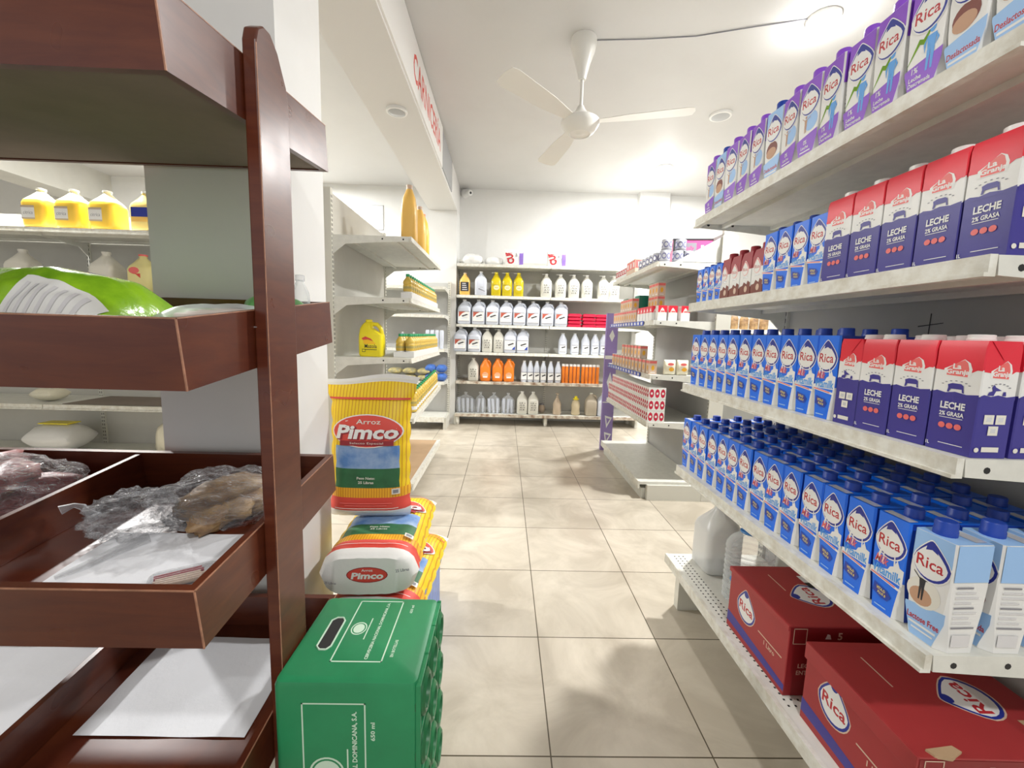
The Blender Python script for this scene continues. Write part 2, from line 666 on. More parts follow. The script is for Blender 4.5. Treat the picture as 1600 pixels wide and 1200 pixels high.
slab('floor', -7.5, 4.2, -3.5, 5.6, -0.1, 0, floor_mat())
slab('ceiling', -7.5, 4.2, -3.5, 5.6, CEIL, CEIL + 0.1, M_ceiling)
slab('wall_back', -7.5, 4.2, 5.5, 5.6, 0, CEIL, M_white_wall)
slab('wall_right', 4.1, 4.2, -3.5, 5.5, 0, CEIL, M_white_wall)
slab('wall_left', -7.5, -7.4, -3.5, 5.5, 0, CEIL, M_white_wall)
slab('trim_1', -0.965, -0.61, 1.17, 1.437, 0, CEIL, M_white_wall)            # column behind the wooden rack
slab('trim_2', -0.95, -0.612, 1.437, 5.5, 2.6, CEIL, M_beam)                  # dropped beam
slab('trim_3', -0.95, -0.612, 5.18, 5.5, 0, 2.6, M_white_wall)               # pier under the beam end
slab('trim_4', 1.65, 2.03, 5.40, 5.5, 0, CEIL, M_white_wall)                # pilaster on the back wall
slab('trim_5', -5.3, -4.95, 1.0, 5.5, 2.6, CEIL, M_panel)                    # far beam over the meat counter

# ------------------------------------------------------------------ sign on the beam
b = MB()
b.box(-0.612, -0.600, 1.46, 3.93, 2.615, CEIL - 0.006, M_signw)
a = Art(b, (-0.600, 0, 0), (0, 1, 0), (0, 0, 1), (1, 0, 0))
a.text('CARNICERÍA', 3.28, 2.80, 1.06, 0.21, M_sackr, bold=0.012)
sign = tag(b.build('hanging_sign'), 'long white sign with red capital letters on the side of the ceiling beam', 'sign')
b = MB()
b.box(-0.612, -0.602, 3.95, 4.62, 2.63, CEIL - 0.02, M_glass_grey)
tag(b.build('plaque'), 'blank grey plaque on the beam just beyond the red lettered sign', 'plaque')

# ------------------------------------------------------------------ ceiling lamps, fan, camera


def ceiling_lamp(loc, lit, label, rad=0.085):
    t = empty('ceiling_lamp', loc)
    tag(t, label, 'ceiling light', None)
    b = MB()
    b.lathe([(rad, 0), (rad, -0.008), (rad * 0.97, -0.016), (rad * 0.80, -0.018), (rad * 0.80, -0.010)], M_white, seg=28, cap=False)
    b.build('rim', t, smooth=40)
    b = MB()
    b.lathe([(rad * 0.80, -0.011), (rad * 0.78, -0.018), (rad * 0.5, -0.024), (0.002, -0.026)], M_lamp if lit else M_lampoff, seg=24)
    b.build('diffuser', t, smooth=40)
    return t


ceiling_lamp((1.739, 2.52, CEIL), True, 'round lit ceiling lamp nearest the camera, above the milk shelves')
ceiling_lamp((1.65, 4.62, CEIL), True, 'round lit ceiling lamp far off near the back wall')
ceiling_lamp((1.70, 3.56, CEIL), False, 'faint unlit ceiling lamp between the two lit ones')
ceiling_lamp((-0.755, 2.95, 2.6), False, 'grey unlit lamp set in the underside of the ceiling beam', 0.07)

t = empty('ceiling_fan', (0.437, 2.766, CEIL))
tag(t, 'white three-blade ceiling fan hanging on a long rod', 'ceiling fan')
b = MB()
b.lathe([(0.078, 0.0), (0.080, -0.03), (0.072, -0.07), (0.05, -0.13), (0.030, -0.20), (0.022, -0.235)], M_fan, seg=28)
b.build('canopy', t, smooth=50)
b = MB()
b.lathe([(0.011, -0.2), (0.011, -0.44)], M_fan, seg=12)
b.build('rod', t, smooth=50)
b = MB()
b.lathe([(0.018, -0.385), (0.030, -0.41), (0.06, -0.445), (0.10, -0.462), (0.118, -0.475), (0.120, -0.49), (0.112, -0.505), (0.092, -0.535), (0.065, -0.552), (0.062, -0.546), (0.03, -0.546), (0.015, -0.552), (0.003, -0.553)], M_fan, seg=32)
b.build('motor', t, smooth=40)
for k, ang in enumerate((224, 344, 104)):
    b = MB()
    T = Tr(0, 0, -0.482, rz=R(ang)) @ Matrix.Rotation(R(9), 4, 'X')
    b.prism([(0.10, -0.035), (0.19, -0.045), (0.30, -0.062), (0.62, -0.075), (0.66, -0.06), (0.67, 0.0), (0.66, 0.06), (0.62, 0.07), (0.30, 0.055), (0.19, 0.04), (0.10, 0.03)], -0.0015, 0.0015, M_fan, T)
    b.build('blade', t)

# surface cable across the ceiling to the lamp
b = MB()
pts = [(0.51, 2.77, CEIL - 0.003), (0.8, 2.74, CEIL - 0.005), (1.1, 2.70, CEIL - 0.003), (1.4, 2.60, CEIL - 0.006), (1.66, 2.53, CEIL - 0.003)]
b.tube(pts, 0.003, M_grey, seg=6)
tag(b.build('ceiling_cable'), 'thin cable running across the ceiling from the fan to a lamp', 'cable')

t = empty('security_camera', (-0.55, 5.5, 2.90))
tag(t, 'small white security camera at the top corner of the back wall', 'camera')
b = MB()
b.lathe([(0.055, 0), (0.055, 0.02), (0.03, 0.045)], M_white, Tr(0, 0, 0, rx=R(90)), seg=16)
b.build('mount', t, smooth=50)
b = MB()
b.lathe([(0.012, 0.0), (0.030, 0.005), (0.034, 0.05), (0.034, 0.10), (0.028, 0.105)], M_white, Tr(0.02, -0.04, -0.01, rz=R(35), rx=R(100)), seg=16)
b.lathe([(0.022, 0.104), (0.002, 0.107)], M_ink, Tr(0.02, -0.04, -0.01, rz=R(35), rx=R(100)), seg=12)
b.build('camera_body', t, smooth=50)

b = MB()
b.box(-1.90, -1.58, 5.490, 5.499, 2.42, 2.72, M_signw)
a = Art(b, (-1.90, 5.490, 2.42), (1, 0, 0), (0, 0, 1), (0, -1, 0))
a.frame(0.0, 0.32, 0.0, 0.30, 0.008, M_glass_grey)
for q_ in range(4):
    a.rect(0.05, 0.27, 0.05 + q_ * 0.06, 0.056 + q_ * 0.06, M_glass_grey)
tag(b.build('wall_notice'), 'pale framed notice on the back wall above the oil shelving', 'notice')

# ------------------------------------------------------------------ gondola shelving


def shelving(name, label, loc, rz, L, D, levels, panel_z, panel_mat, base=None, joints=(), lip=0.032, lipm=None, upright_h=None, rust=()):
    """local frame: width x 0..L, front at y=0 facing -y, back panel at y=D; levels are shelf-top heights"""
    t = empty(name, loc, rz)
    tag(t, label, 'shelving')
    lipm = lipm or M_lip
    xs = [0] + list(joints) + [L]
    b = MB()
    b.box(0.0, L, D, D + 0.012, 0.10, panel_z, panel_mat)
    for x in xs[1:-1]:
        b.box(x - 0.002, x + 0.002, D - 0.001, D, 0.10, panel_z, M_dark)
    b.build('back_panel', t)
    uh = upright_h or panel_z + 0.02
    for x in xs:
        b = MB()
        xa, xb = x - 0.015, x + 0.015
        b.box(xa, xb, D - 0.012, D + 0.05, 0.0, uh, M_upright)
        z = 0.16
        while z < uh - 0.03:
            b.box(x - 0.009, x - 0.005, D - 0.0128, D - 0.012, z, z + 0.016, M_dark)
            b.box(x + 0.005, x + 0.009, D - 0.0128, D - 0.012, z, z + 0.016, M_dark)
            z += 0.028
        b.build('upright', t)
    for zi, z in enumerate(levels):
        for i in range(len(xs) - 1):
            x0, x1 = xs[i] + 0.003, xs[i + 1] - 0.003
            b = MB()
            lm = M_rust if zi in rust else lipm
            b.box(x0 + 0.004, x1 - 0.004, 0.012, D - 0.004, z - 0.016, z, M_shelf if zi not in rust else M_rust)
            # folded lip in front with a small price rail
            b.box(x0, x1, 0.0, 0.012, z - lip, z + 0.001, lm)
            b.box(x0, x1, -0.006, 0.0, z - lip, z - lip + 0.006, lm)
            b.box(x0 + 0.005, x1 - 0.005, 0.10, 0.115, z - 0.030, z - 0.016, M_shelf)
            b.box(x0 + 0.005, x1 - 0.005, D - 0.11, D - 0.095, z - 0.030, z - 0.016, M_shelf)
            so = b.build('shelf', t)
            for xe in (x0 - 0.0002, x1 - 0.0038):
                b = MB()
                T = Matrix(((0, 0, 1, xe), (1, 0, 0, 0), (0, 1, 0, 0), (0, 0, 0, 1)))
                b.prism([(0.016, z - lip + 0.002), (D * 0.45, z - 0.040), (D * 0.82, z - 0.055), (D - 0.012, z - 0.115), (D - 0.012, z), (0.0125, z)], 0, 0.004, M_shelf, T)
                for yy in (0.05, D * 0.36):
                    c = 0.0055
                    b.prism([(yy + c * math.cos(q * PI / 4), z - 0.018 + c * math.sin(q * PI / 4)) for q in range(8)], -0.0006, 0.0046, M_dark, T)
                b.build('bracket', so)
    if base:
        bz, by, th = base
        b = MB()
        b.box(0.0, L, by, D - 0.012, bz - 0.02, bz, M_shelf)
        b.box(0.0, L, by - 0.012, by, bz - th, bz + 0.002, lipm if len(levels) not in rust else M_rust)
        b.build('base_deck', t)
        for x in xs:
            b = MB()
            b.box(x - 0.018, x + 0.018, by + 0.05, D + 0.02, 0.0, bz - 0.02, M_upright)
            b.build('foot', t)
    return t


# A: milk shelves on the right; local x runs from the far end (y=1.645) towards the camera
AX, AY = 0.72, 1.645
AL, AD = 1.025, 0.40


def A(lx, ly, z):
    return (AX + ly, AY - lx, z)


RA = R(-90)
shA = shelving('milk_shelving', 'white metal shelving stocked with milk cartons on the right of the aisle', (AX, AY, 0), RA, AL, AD,
               [1.605, 1.288, 0.974, 0.634], 1.62, M_panel_grey, base=(0.245, -0.005, 0.035))
# dotted perforation on the base deck
b = MB()
for i in range(40):
    for j in range(3):
        x = 0.02 + i * 0.018
        y = 0.012 + j * 0.018
        b.box(x, x + 0.005, y, y + 0.005, 0.2451, 0.2455, M_dark)
b.build('perforation', shA)
b2 = MB()
for p in ([(-0.03, 0.0), (0.035, 0.008), (0.035, 0.010), (-0.03, 0.003)], [(-0.001, -0.035), (0.002, -0.035), (0.003, 0.035), (0.0, 0.035)]):
    b2.add([(0.560 + u, AD - 0.0008, 1.20 + v) for u, v in p], [(0, 1, 2, 3)], M_ink)
b2.build('pen_mark', shA)

# B: middle right gondola
BX, BYF = 1.01, 3.99
shB = shelving('white_shelving', 'white metal shelving of small packs and cans beyond the milk shelves', (BX, BYF, 0), RA, 1.155, 0.44,
               [1.662, 1.272, 0.897, 0.560], 1.86, M_panel_grey, base=(0.13, -0.02, 0.05), joints=())
b = MB()
b.box(0.0, 1.13, 0.0, 0.40, 0.0, 0.075, M_shelf)
b.build('plinth', shB)
# triangular divider wing on the top
b = MB()
T = Matrix(((0, 0, 1, 1.148), (1, 0, 0, 0), (0, 1, 0, 0), (0, 0, 0, 1)))
b.prism([(0.12, 1.665), (0.436, 1.665), (0.436, 1.84)], 0, 0.004, M_shelf, T)
b.build('end_wing', shB)
# end panel of B on aisle-gap side
b = MB()
b.box(1.172, 1.176, 0.42, 0.52, 0.0, 1.84, M_upright)
b.build('end_panel', shB)

# C: shelving further right, glimpsed behind
shC = shelving('tall_shelving', 'cream shelving glimpsed in the gap behind the milk shelves', (1.72, 3.35, 0), 0, 0.9, 0.35, [1.24, 0.80], 1.30, M_panel_grey, base=(0.2, 0, 0.05))

# D: oil shelves on the left: local x runs away from the camera
DX, DY = -0.60, 2.68
DL, DD = 1.16, 0.50
RD = R(90)


def Dp(lx, ly, z):
    return (DX - ly, DY + lx, z)


shD = shelving('oil_shelving', 'white shelving of cooking oil on the left, behind the rice sacks', (DX, DY, 0), RD, DL, DD,
               [1.735, 1.358, 0.975], 1.99, M_panel, base=(0.135, -0.0, 0.05))
b = MB()
b.box(0, DL, 0.0, DD - 0.01, -0.016, 0, M_shelf, Tr(0.02, 0, 0.575, ry=R(-4)))
b.box(0, DL, -0.012, 0.0, -0.034, 0.001, M_lip, Tr(0.02, 0, 0.575, ry=R(-4)))
b.build('tilted_shelf', shD)
b = MB()
b.box(0.02, DL - 0.02, 0.02, DD - 0.05, 0.1355, 0.139, M_cardboard)
b.build('cardboard_liner', shD)

# E: shelving by the far pier, facing us
shE = shelving('corner_shelving', 'white shelving facing the camera at the far left corner', (-1.75, 4.78, 0), 0, 1.06, 0.36,
               [1.66, 1.345, 0.955, 0.575], 1.74, M_panel_grey, base=(0.16, 0.0, 0.06))

# F: back wall shelving
FY = 5.10
shF = shelving('back_wall_shelving', 'long white shelving of cleaning bottles along the back wall', (-0.60, FY, 0), 0, 2.3, 0.36,
               [1.975, 1.605, 1.255, 0.918, 0.556], 2.06, M_panel, base=(0.148, 0.0, 0.035), joints=(1.14,), rust=(4, 5))
for x in (0.03, 1.14):
    b = MB()
    b.lathe([(0.022, 0.10), (0.022, 0.03), (0.014, 0.0)], M_cream, Tr(x, 0.05, 0), seg=12)
    b.build('caster', shF)

# G: shelving seen through the wooden rack on the left
shG = shelving('juice_shelving', 'white shelving of juice jugs seen through the wooden rack', (-4.3, 2.80, 0), 0, 2.3, 0.42,
               [1.745, 1.345, 0.590], 1.92, M_panel, base=(0.22, 0.0, 0.05), joints=(1.2,))
b = MB()
b.box(1.3, 2.2, 0.03, 0.38, 0.591, 0.594, M_ply)
b.build('cardboard_liner', shG)

# purple banner beside B
b = MB()
b.box(1.00, 1.115, 4.10, 4.14, 0.0, 1.38, M_panelviolet)
a = Art(b, (1.00, 4.10, 0), (1, 0, 0), (0, 0, 1), (0, -1, 0))
for zc in (0.13, 0.30):
    a.poly([(0.03, zc + 0.06), (0.105, zc + 0.04), (0.05, zc - 0.07)], M_white)
    a.poly([(0.045, zc + 0.035), (0.085, zc + 0.025), (0.055, zc - 0.03)], M_panelviolet)
for zc, h in ((0.70, 0.10), (1.16, 0.06)):
    a.poly([(0.03, zc), (0.06, zc + h), (0.085, zc), (0.06, zc - h)], M_white)
a.rect(0, 0.115, 0.93, 0.965, M_white)
a.rect(0, 0.115, 0.49, 0.50, M_white)
tag(b.build('display_panel'), 'narrow purple display panel with white shapes at the aisle end', 'display panel')

# ------------------------------------------------------------------ milk cartons


def rica_logo(a, cu, cv, w, ring=None):
    h = w * 1.02
    a.disc(cu + w * 0.02, cv, w * 0.57, h * 0.57, M_white, n=24, shape=drop_shape)
    a.disc(cu + w * 0.02, cv, w * 0.535, h * 0.535, M_logoblue, n=24, shape=drop_shape)
    a.disc(cu - w * 0.02, cv - h * 0.03, w * 0.49, h * 0.45, M_white, n=24, shape=drop_shape)
    a.poly([(cu - 0.20 * w, cv + 0.27 * h), (cu - 0.02 * w, cv + 0.33 * h), (cu + 0.17 * w, cv + 0.25 * h), (cu + 0.08 * w, cv + 0.43 * h), (cu - 0.07 * w, cv + 0.50 * h), (cu - 0.18 * w, cv + 0.40 * h)], M_logoblue)
    a.text('Rica', cu - 0.03 * w, cv - 0.08 * h, w * 0.78, h * 0.34, M_red, bold=0.012)


def prisma_body(w, d, h, cf, side, top, chmat):
    """Tetra prism body: front face at y=-d/2. returns MB"""
    b = MB()
    rings = []
    hx, hy = w / 2, d / 2
    for z, c in ((0, 0.013), (0.03, 0.010), (0.075, 0.004), (h * 0.62, 0.0015), (h * 0.9, 0.0035), (h, 0.003)):
        rings.append([(-hx + c, -hy, z), (hx - c, -hy, z), (hx, -hy + c, z), (hx, hy - c, z), (hx - c, hy, z), (-hx + c, hy, z), (-hx, hy - c, z), (-hx, -hy + c, z)])

    def mf(i, j):
        if i == -1:
            return M_white
        if i == -2:
            return top
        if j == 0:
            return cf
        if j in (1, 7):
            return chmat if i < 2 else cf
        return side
    b.loft(rings, cf, matf=mf)
    # folded ears on the top edge at both sides
    for s in (-1, 1):
        x = s * (hx + 0.0002)
        b.add([(x, -hy + 0.008, h - 0.001), (x, hy - 0.008, h - 0.001), (x + s * 0.0002, 0, h - 0.034), (s * (hx + 0.0010), -hy + 0.008, h - 0.001), (s * (hx + 0.0010), hy - 0.008, h - 0.001)],
              [(0, 1, 2), (3, 4, 2), (0, 1, 4, 3), (0, 3, 2), (1, 4, 2)], side)
    return b


def cap(parent, x, y, z, r, h, m):
    b = MB()
    b.lathe([(r * 1.05, z), (r * 1.05, z + h * 0.35), (r, z + h * 0.4), (r, z + h * 0.9), (r * 0.9, z + h)], m, Tr(x, y, 0), seg=16)
    return b.build('cap', parent, smooth=40)


W, D_, H = 0.0660, 0.068, 0.193


def milk_carton():
    t = empty('milk_carton')
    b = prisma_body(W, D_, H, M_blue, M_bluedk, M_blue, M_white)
    a = Art(b, (0, -D_ / 2, 0), (0.93, 0, 0))
    rica_logo(a, 0.0, 0.146, 0.060)
    # milk splash
    a.poly([(-0.035, 0.070), (0.035, 0.070), (0.035, 0.100), (0.026, 0.102), (0.020, 0.114), (0.014, 0.100), (0.006, 0.096), (0.002, 0.088), (-0.010, 0.084), (-0.022, 0.080), (-0.035, 0.078)], M_white)
    a.poly([(0.013, 0.10), (0.017, 0.10), (0.014, 0.122), (0.012, 0.122)], M_white)
    a.poly([(-0.012, 0.095), (-0.008, 0.093), (-0.009, 0.124), (-0.011, 0.124)], M_white)
    a.poly([(-0.026, 0.095), (-0.020, 0.093), (-0.015, 0.118), (-0.019, 0.120)], M_white)
    a.text('Milk', -0.013, 0.101, 0.030, 0.017, M_redlt, bold=0.01, shear=0.4)
    a.text('Vitamilk', 0.0, 0.081, 0.064, 0.019, M_ltblue, bold=0.03)
    a.poly([(-0.035, 0.066), (0.034, 0.058), (0.034, 0.063), (-0.035, 0.071)], M_white)
    a.poly([(-0.033, 0.0675), (0.022, 0.061), (0.022, 0.0635), (-0.033, 0.070)], M_redlt)
    a.poly([(-0.022, 0.052), (0.008, 0.046), (0.017, 0.037), (0.010, 0.026), (-0.004, 0.026), (-0.024, 0.033)], M_bluedk)
    a.poly([(-0.018, 0.047), (0.006, 0.042), (0.011, 0.037), (0.004, 0.031), (-0.018, 0.036)], M_grannavy)
    a.text('VITA-D', -0.006, 0.042, 0.020, 0.006, M_yellow, bold=0.03, rot=-0.12)
    a.text('PLUS B', -0.003, 0.034, 0.018, 0.005, M_yellow, bold=0.03, rot=-0.12)
    a.rect(-0.016, 0.010, 0.008, 0.0105, M_skyblue)
    # foil flap on the top, near the front edge
    b.add([(-0.026, -0.031, H + 0.0006), (0.026, -0.031, H + 0.0006), (0.026, -0.014, H + 0.0012), (-0.026, -0.014, H + 0.0012)], [(0, 1, 2, 3)], M_silver)
    b.build('carton_body', t, smooth=30)
    cap(t, 0.0, 0.004, H, 0.0145, 0.018, M_capblue)
    return Proto(t, 'milk carton')


def person_fig(a, cu, cv, h, m, arms_up=False):
    s = h / 0.1
    P = lambda L: [(cu + x * s, cv + y * s) for x, y in L]
    a.disc(cu, cv + 0.092 * s, 0.008 * s, 0.010 * s, m, n=10)
    a.poly(P([(-0.012, 0.078), (0.012, 0.078), (0.009, 0.045), (-0.008, 0.045)]), m)
    a.poly(P([(-0.009, 0.046), (0.0, 0.046), (-0.003, 0.0), (-0.008, 0.0)]), m)
    a.poly(P([(0.0, 0.046), (0.010, 0.046), (0.008, 0.0), (0.003, 0.0)]), m)
    if arms_up:
        a.poly(P([(-0.010, 0.072), (-0.012, 0.078), (-0.034, 0.096), (-0.034, 0.092)]), m)
        a.poly(P([(0.010, 0.072), (0.012, 0.078), (0.038, 0.086), (0.038, 0.082)]), m)
    else:
        a.poly(P([(0.010, 0.078), (0.019, 0.062), (0.010, 0.048), (0.013, 0.062)]), m)
        a.poly(P([(-0.010, 0.078), (-0.019, 0.062), (-0.014, 0.040), (-0.013, 0.062)]), m)


def light_carton(kind):
    """kind: lactose, cup, one, zero"""
    t = empty({'lactose': 'lactose_free_carton', 'cup': 'light_milk_carton', 'one': 'purple_milk_carton', 'zero': 'purple_milk_carton'}[kind])
    band = M_skyblue if kind in ('lactose', 'cup') else M_purple
    b = prisma_body(W, D_, H, M_white, M_white, band, M_white)
    a = Art(b, (0, -D_ / 2, 0), (0.93, 0, 0))
    a.poly([(-0.0335, 0.135), (0.0335, 0.148), (0.033, 0.1925), (-0.033, 0.1925)], band)
    a.poly([(-0.020, 0.001), (0.020, 0.001), (0.0345, 0.050), (0.0345, 0.068), (-0.0345, 0.056), (-0.0345, 0.050)], band)
    # blue shoulder on the sides
    for s in (-1, 1):
        sa = Art(b, (s * D_ / 2, 0, 0), (0, s, 0), (0, 0, 1), (s, 0, 0))
        sa.rect(-0.031, 0.031, 0.128, H - 0.001, band)
        for q in range(9):
            sa.rect(-0.024, 0.018 - (q % 3) * 0.006, 0.045 + q * 0.009, 0.048 + q * 0.009, M_grey if q % 4 == 0 else M_silver)
        sa.rect(-0.020, 0.014, 0.012, 0.034, M_silver)
    if kind == 'lactose':
        a.disc(-0.006, 0.084, 0.030, 0.027, M_cream, n=20)
        a.disc(-0.010, 0.076, 0.020, 0.016, M_skin, n=18)
        person_fig(a, -0.010, 0.070, 0.050, M_ink, True)
        a.text('Lactose Free', 0.0, 0.036, 0.056, 0.011, M_red, bold=0.02, rot=0.03)
        a.rect(-0.024, 0.024, 0.022, 0.026, M_white)
        a.rect(-0.018, 0.020, 0.014, 0.017, M_white)
    elif kind == 'cup':
        a.disc(-0.002, 0.088, 0.024, 0.022, M_brown, n=18)
        a.disc(-0.004, 0.080, 0.021, 0.015, M_skin, n=18)
        a.text('Deslactosada', 0.0, 0.036, 0.056, 0.011, M_red, bold=0.02, rot=0.03)
        a.rect(-0.024, 0.024, 0.022, 0.026, M_white)
    elif kind == 'one':
        a.poly([(-0.033, 0.060), (-0.010, 0.092), (-0.002, 0.088), (0.012, 0.112), (0.006, 0.110), (-0.004, 0.098), (-0.012, 0.102)], M_limebag)
        person_fig(a, 0.012, 0.040, 0.075, M_ltblue)
        a.text('1%', -0.014, 0.050, 0.012, 0.011, M_white, bold=0.02)
        a.text('Leche', -0.012, 0.036, 0.024, 0.008, M_white, bold=0.02)
        a.text('Descremada', -0.003, 0.026, 0.042, 0.008, M_white, bold=0.02)
        a.rect(-0.022, 0.018, 0.015, 0.017, M_silver)
    else:
        a.disc(0.010, 0.092, 0.022, 0.022, M_skyblue, n=18)
        person_fig(a, -0.008, 0.070, 0.040, M_skin, True)
        a.text('0%', -0.004, 0.046, 0.012, 0.011, M_white, bold=0.02)
        a.text('Leche', -0.004, 0.034, 0.026, 0.008, M_white, bold=0.02)
        a.rect(-0.020, 0.016, 0.022, 0.025, M_white)
    rica_logo(a, 0.0, 0.146, 0.060)
    b.add([(-0.026, 0.008, H + 0.0006), (0.026, 0.008, H + 0.0006), (0.026, 0.028, H + 0.0012), (-0.026, 0.028, H + 0.0012)], [(0, 1, 2, 3)], M_silver)
    b.build('carton_body', t, smooth=30)
    cap(t, -0.006, -0.010, H, 0.0155, 0.025, M_capblue if kind in ('lactose', 'cup') else M_purple)
    return Proto(t, 'milk carton')


def granja_carton():
    """brick carton, wide printed face to -y; side faces carry the milking figure"""
    t = empty('red_milk_carton')
    w, d, h = 0.0725, 0.058, 0.186
    b = MB()
    hx, hy = w / 2, d / 2
    c = 0.0015
    rings = []
    for z in (0, 0.098, 0.140, h - 0.012, h):
        sl = 0.003 if z == h else 0
        rings.append([(-hx + c, -hy + sl, z), (hx - c, -hy + sl, z), (hx, -hy + c + sl, z), (hx, hy - c - sl, z), (hx - c, hy - sl, z), (-hx + c, hy - sl, z), (-hx, hy - c - sl, z), (-hx, -hy + c + sl, z)])
    b.loft(rings, M_white, matf=lambda i, j: M_grannavy if i in (0, -1) else (M_white if i == 1 else M_granred))
    for (O, U, N, fw, front) in (((0, -hy, 0), (1, 0, 0), (0, -1, 0), w, True), ((0, hy, 0), (-1, 0, 0), (0, 1, 0), w, True), ((-hx, 0, 0), (0, -1, 0), (-1, 0, 0), d, False), ((hx, 0, 0), (0, 1, 0), (1, 0, 0), d, False)):
        a = Art(b, O, U, (0, 0, 1), N)
        g = fw / 2 - 0.001
        # wavy edges of the colour fields
        a.poly([(-g, 0.094), (g, 0.094), (g, 0.1005), (g * 0.5, 0.0985), (0, 0.1015), (-g * 0.4, 0.0988), (-g * 0.8, 0.1015), (-g, 0.099)], M_grannavy)
        a.poly([(-g, 0.143), (-g, 0.1375), (-g * 0.6, 0.136), (-g * 0.2, 0.131), (g * 0.2, 0.130), (g * 0.55, 0.134), (g * 0.8, 0.139), (g, 0.1385), (g, 0.143)], M_granred)
        k = fw / 0.074
        for off, mm in ((0.0, M_white), (1.0, M_redlt)):
            g2 = 1.0 - off * 0.22
            a.poly([(-0.022 * k * g2, 0.1275 + off * 0.001), (0.020 * k * g2, 0.126 + off * 0.001), (0.021 * k * g2, 0.140), (0.017 * k * g2, 0.150), (0.008 * k, 0.1555 - off * 0.001), (0.000, 0.151), (-0.006 * k, 0.147), (-0.022 * k * g2, 0.139)], mm)
        a.text('La', -0.002 * k, 0.1435, 0.013 * k, 0.009, M_white, bold=0.03)
        a.text('Granja', 0.0, 0.1335, 0.036 * k, 0.0105, M_white, bold=0.035)
        # arc line of small lettering
        for q in range(7):
            an = R(150 - q * 20)
            a.disc(0.024 * k * math.cos(an), 0.1075 + 0.012 * math.sin(an), 0.0022, 0.0009, M_grey, n=6)
        if front:
            a.poly([(-0.012, 0.1005), (-0.011, 0.108), (-0.012, 0.113), (-0.005, 0.1155), (0.008, 0.115), (0.012, 0.112), (0.013, 0.104), (0.014, 0.1005), (0.011, 0.1005), (0.010, 0.106), (0.000, 0.106), (-0.007, 0.106), (-0.009, 0.1005)], M_grannavy)
            a.text('LECHE', 0.0, 0.078, 0.038, 0.012, M_white, bold=0.035)
            a.text('2% GRASA', 0.0, 0.064, 0.038, 0.0075, M_white, bold=0.03)
            a.rect(-0.018, 0.018, 0.057, 0.058, M_white)
            for q in (-1, 0, 1):
                a.disc(q * 0.0125, 0.044, 0.0055, 0.0050, M_redlt, n=14)
            a.text('1L', -0.031, 0.010, 0.006, 0.006, M_white, bold=0.03)
            a.rect(-0.014, 0.024, 0.013, 0.0142, M_white)
        else:
            a.poly([(-0.018, 0.1005), (-0.016, 0.106), (-0.010, 0.108), (-0.012, 0.114), (-0.009, 0.118), (-0.006, 0.114), (0.004, 0.109), (-0.005, 0.108), (-0.008, 0.1005)], M_grannavy)
            a.poly([(0.006, 0.1005), (0.007, 0.107), (0.011, 0.107), (0.012, 0.1005)], M_grannavy)
            for (u0, v0) in ((-0.017, 0.055), (0.002, 0.055), (-0.008, 0.037)):
                a.rect(u0, u0 + 0.016, v0, v0 + 0.015, M_cream)
                a.rect(u0 + 0.004, u0 + 0.012, v0 + 0.004, v0 + 0.011, M_silver)
            a.rect(-0.014, 0.014, 0.010, 0.018, M_cream)
            a.disc(-0.022, 0.013, 0.004, 0.004, M_cream, n=10)
    for s in (-1, 1):
        b.add([(s * (hx + 0.001), -hy + 0.006, h - 0.001), (s * (hx + 0.001), hy - 0.006, h - 0.001), (s * (hx + 0.0010), 0, h - 0.030), (s * (hx + 0.0012), -hy + 0.006, h), (s * (hx + 0.0012), hy - 0.006, h)],
              [(0, 1, 2), (3, 4, 2), (0, 1, 4, 3), (0, 3, 2), (1, 4, 2)], M_granred)
    b.build('carton_body', t, smooth=30)
    cap(t, 0.006, -0.006, h, 0.016, 0.010, M_white)
    return Proto(t, 'milk carton')


def choc_carton():
    t = empty('chocolate_milk_carton')
    w, d, h = 0.058, 0.050, 0.135
    b = MB()
    hx, hy = w / 2, d / 2
    rings = []
    for z, s in ((0, 1), (0.028, 1), (0.082, 1), (0.112, 1.0), (h, 0.82)):
        rings.append([(-hx * s, -hy * s, z), (hx * s, -hy * s, z), (hx * s, hy * s, z), (-hx * s, hy * s, z)])
    b.loft(rings, M_white, matf=lambda i, j: M_white if i == 1 else (M_brown if i in (0, -1) else M_darkred))
    a = Art(b, (0, -hy, 0))
    a.poly([(-0.028, 0.027), (0.028, 0.027), (0.028, 0.040), (0.014, 0.047), (0.010, 0.036), (-0.006, 0.044), (-0.012, 0.034), (-0.028, 0.031)], M_brown)
    a.disc(0.006, 0.022, 0.008, 0.010, M_peach, n=10)
    a.disc(-0.002, 0.086, 0.019, 0.022, M_white, n=20, shape=drop_shape)
    a.disc(-0.002, 0.086, 0.017, 0.020, M_redlt, n=20, shape=drop_shape)
    a.disc(-0.003, 0.085, 0.015, 0.018, M_white, n=20, shape=drop_shape)
    a.text('Rica', -0.003, 0.083, 0.024, 0.010, M_red, bold=0.01)
    a.rect(-0.012, 0.014, 0.056, 0.060, M_silver)
    b.build('carton_body', t, smooth=30)
    cap(t, 0.0, 0.0, h, 0.014, 0.018, M_darkred)
    return Proto(t, 'milk carton')


def jit(a=0.0015):
    return random.uniform(-a, a)


P_milk = milk_carton()
P_lac = light_carton('lactose')
P_cup = light_carton('cup')
P_one = light_carton('one')
P_zero = light_carton('zero')
P_gran = granja_carton()
P_choc = choc_carton()
FX = AX + 0.027   # x of the carton faces along the shelf front

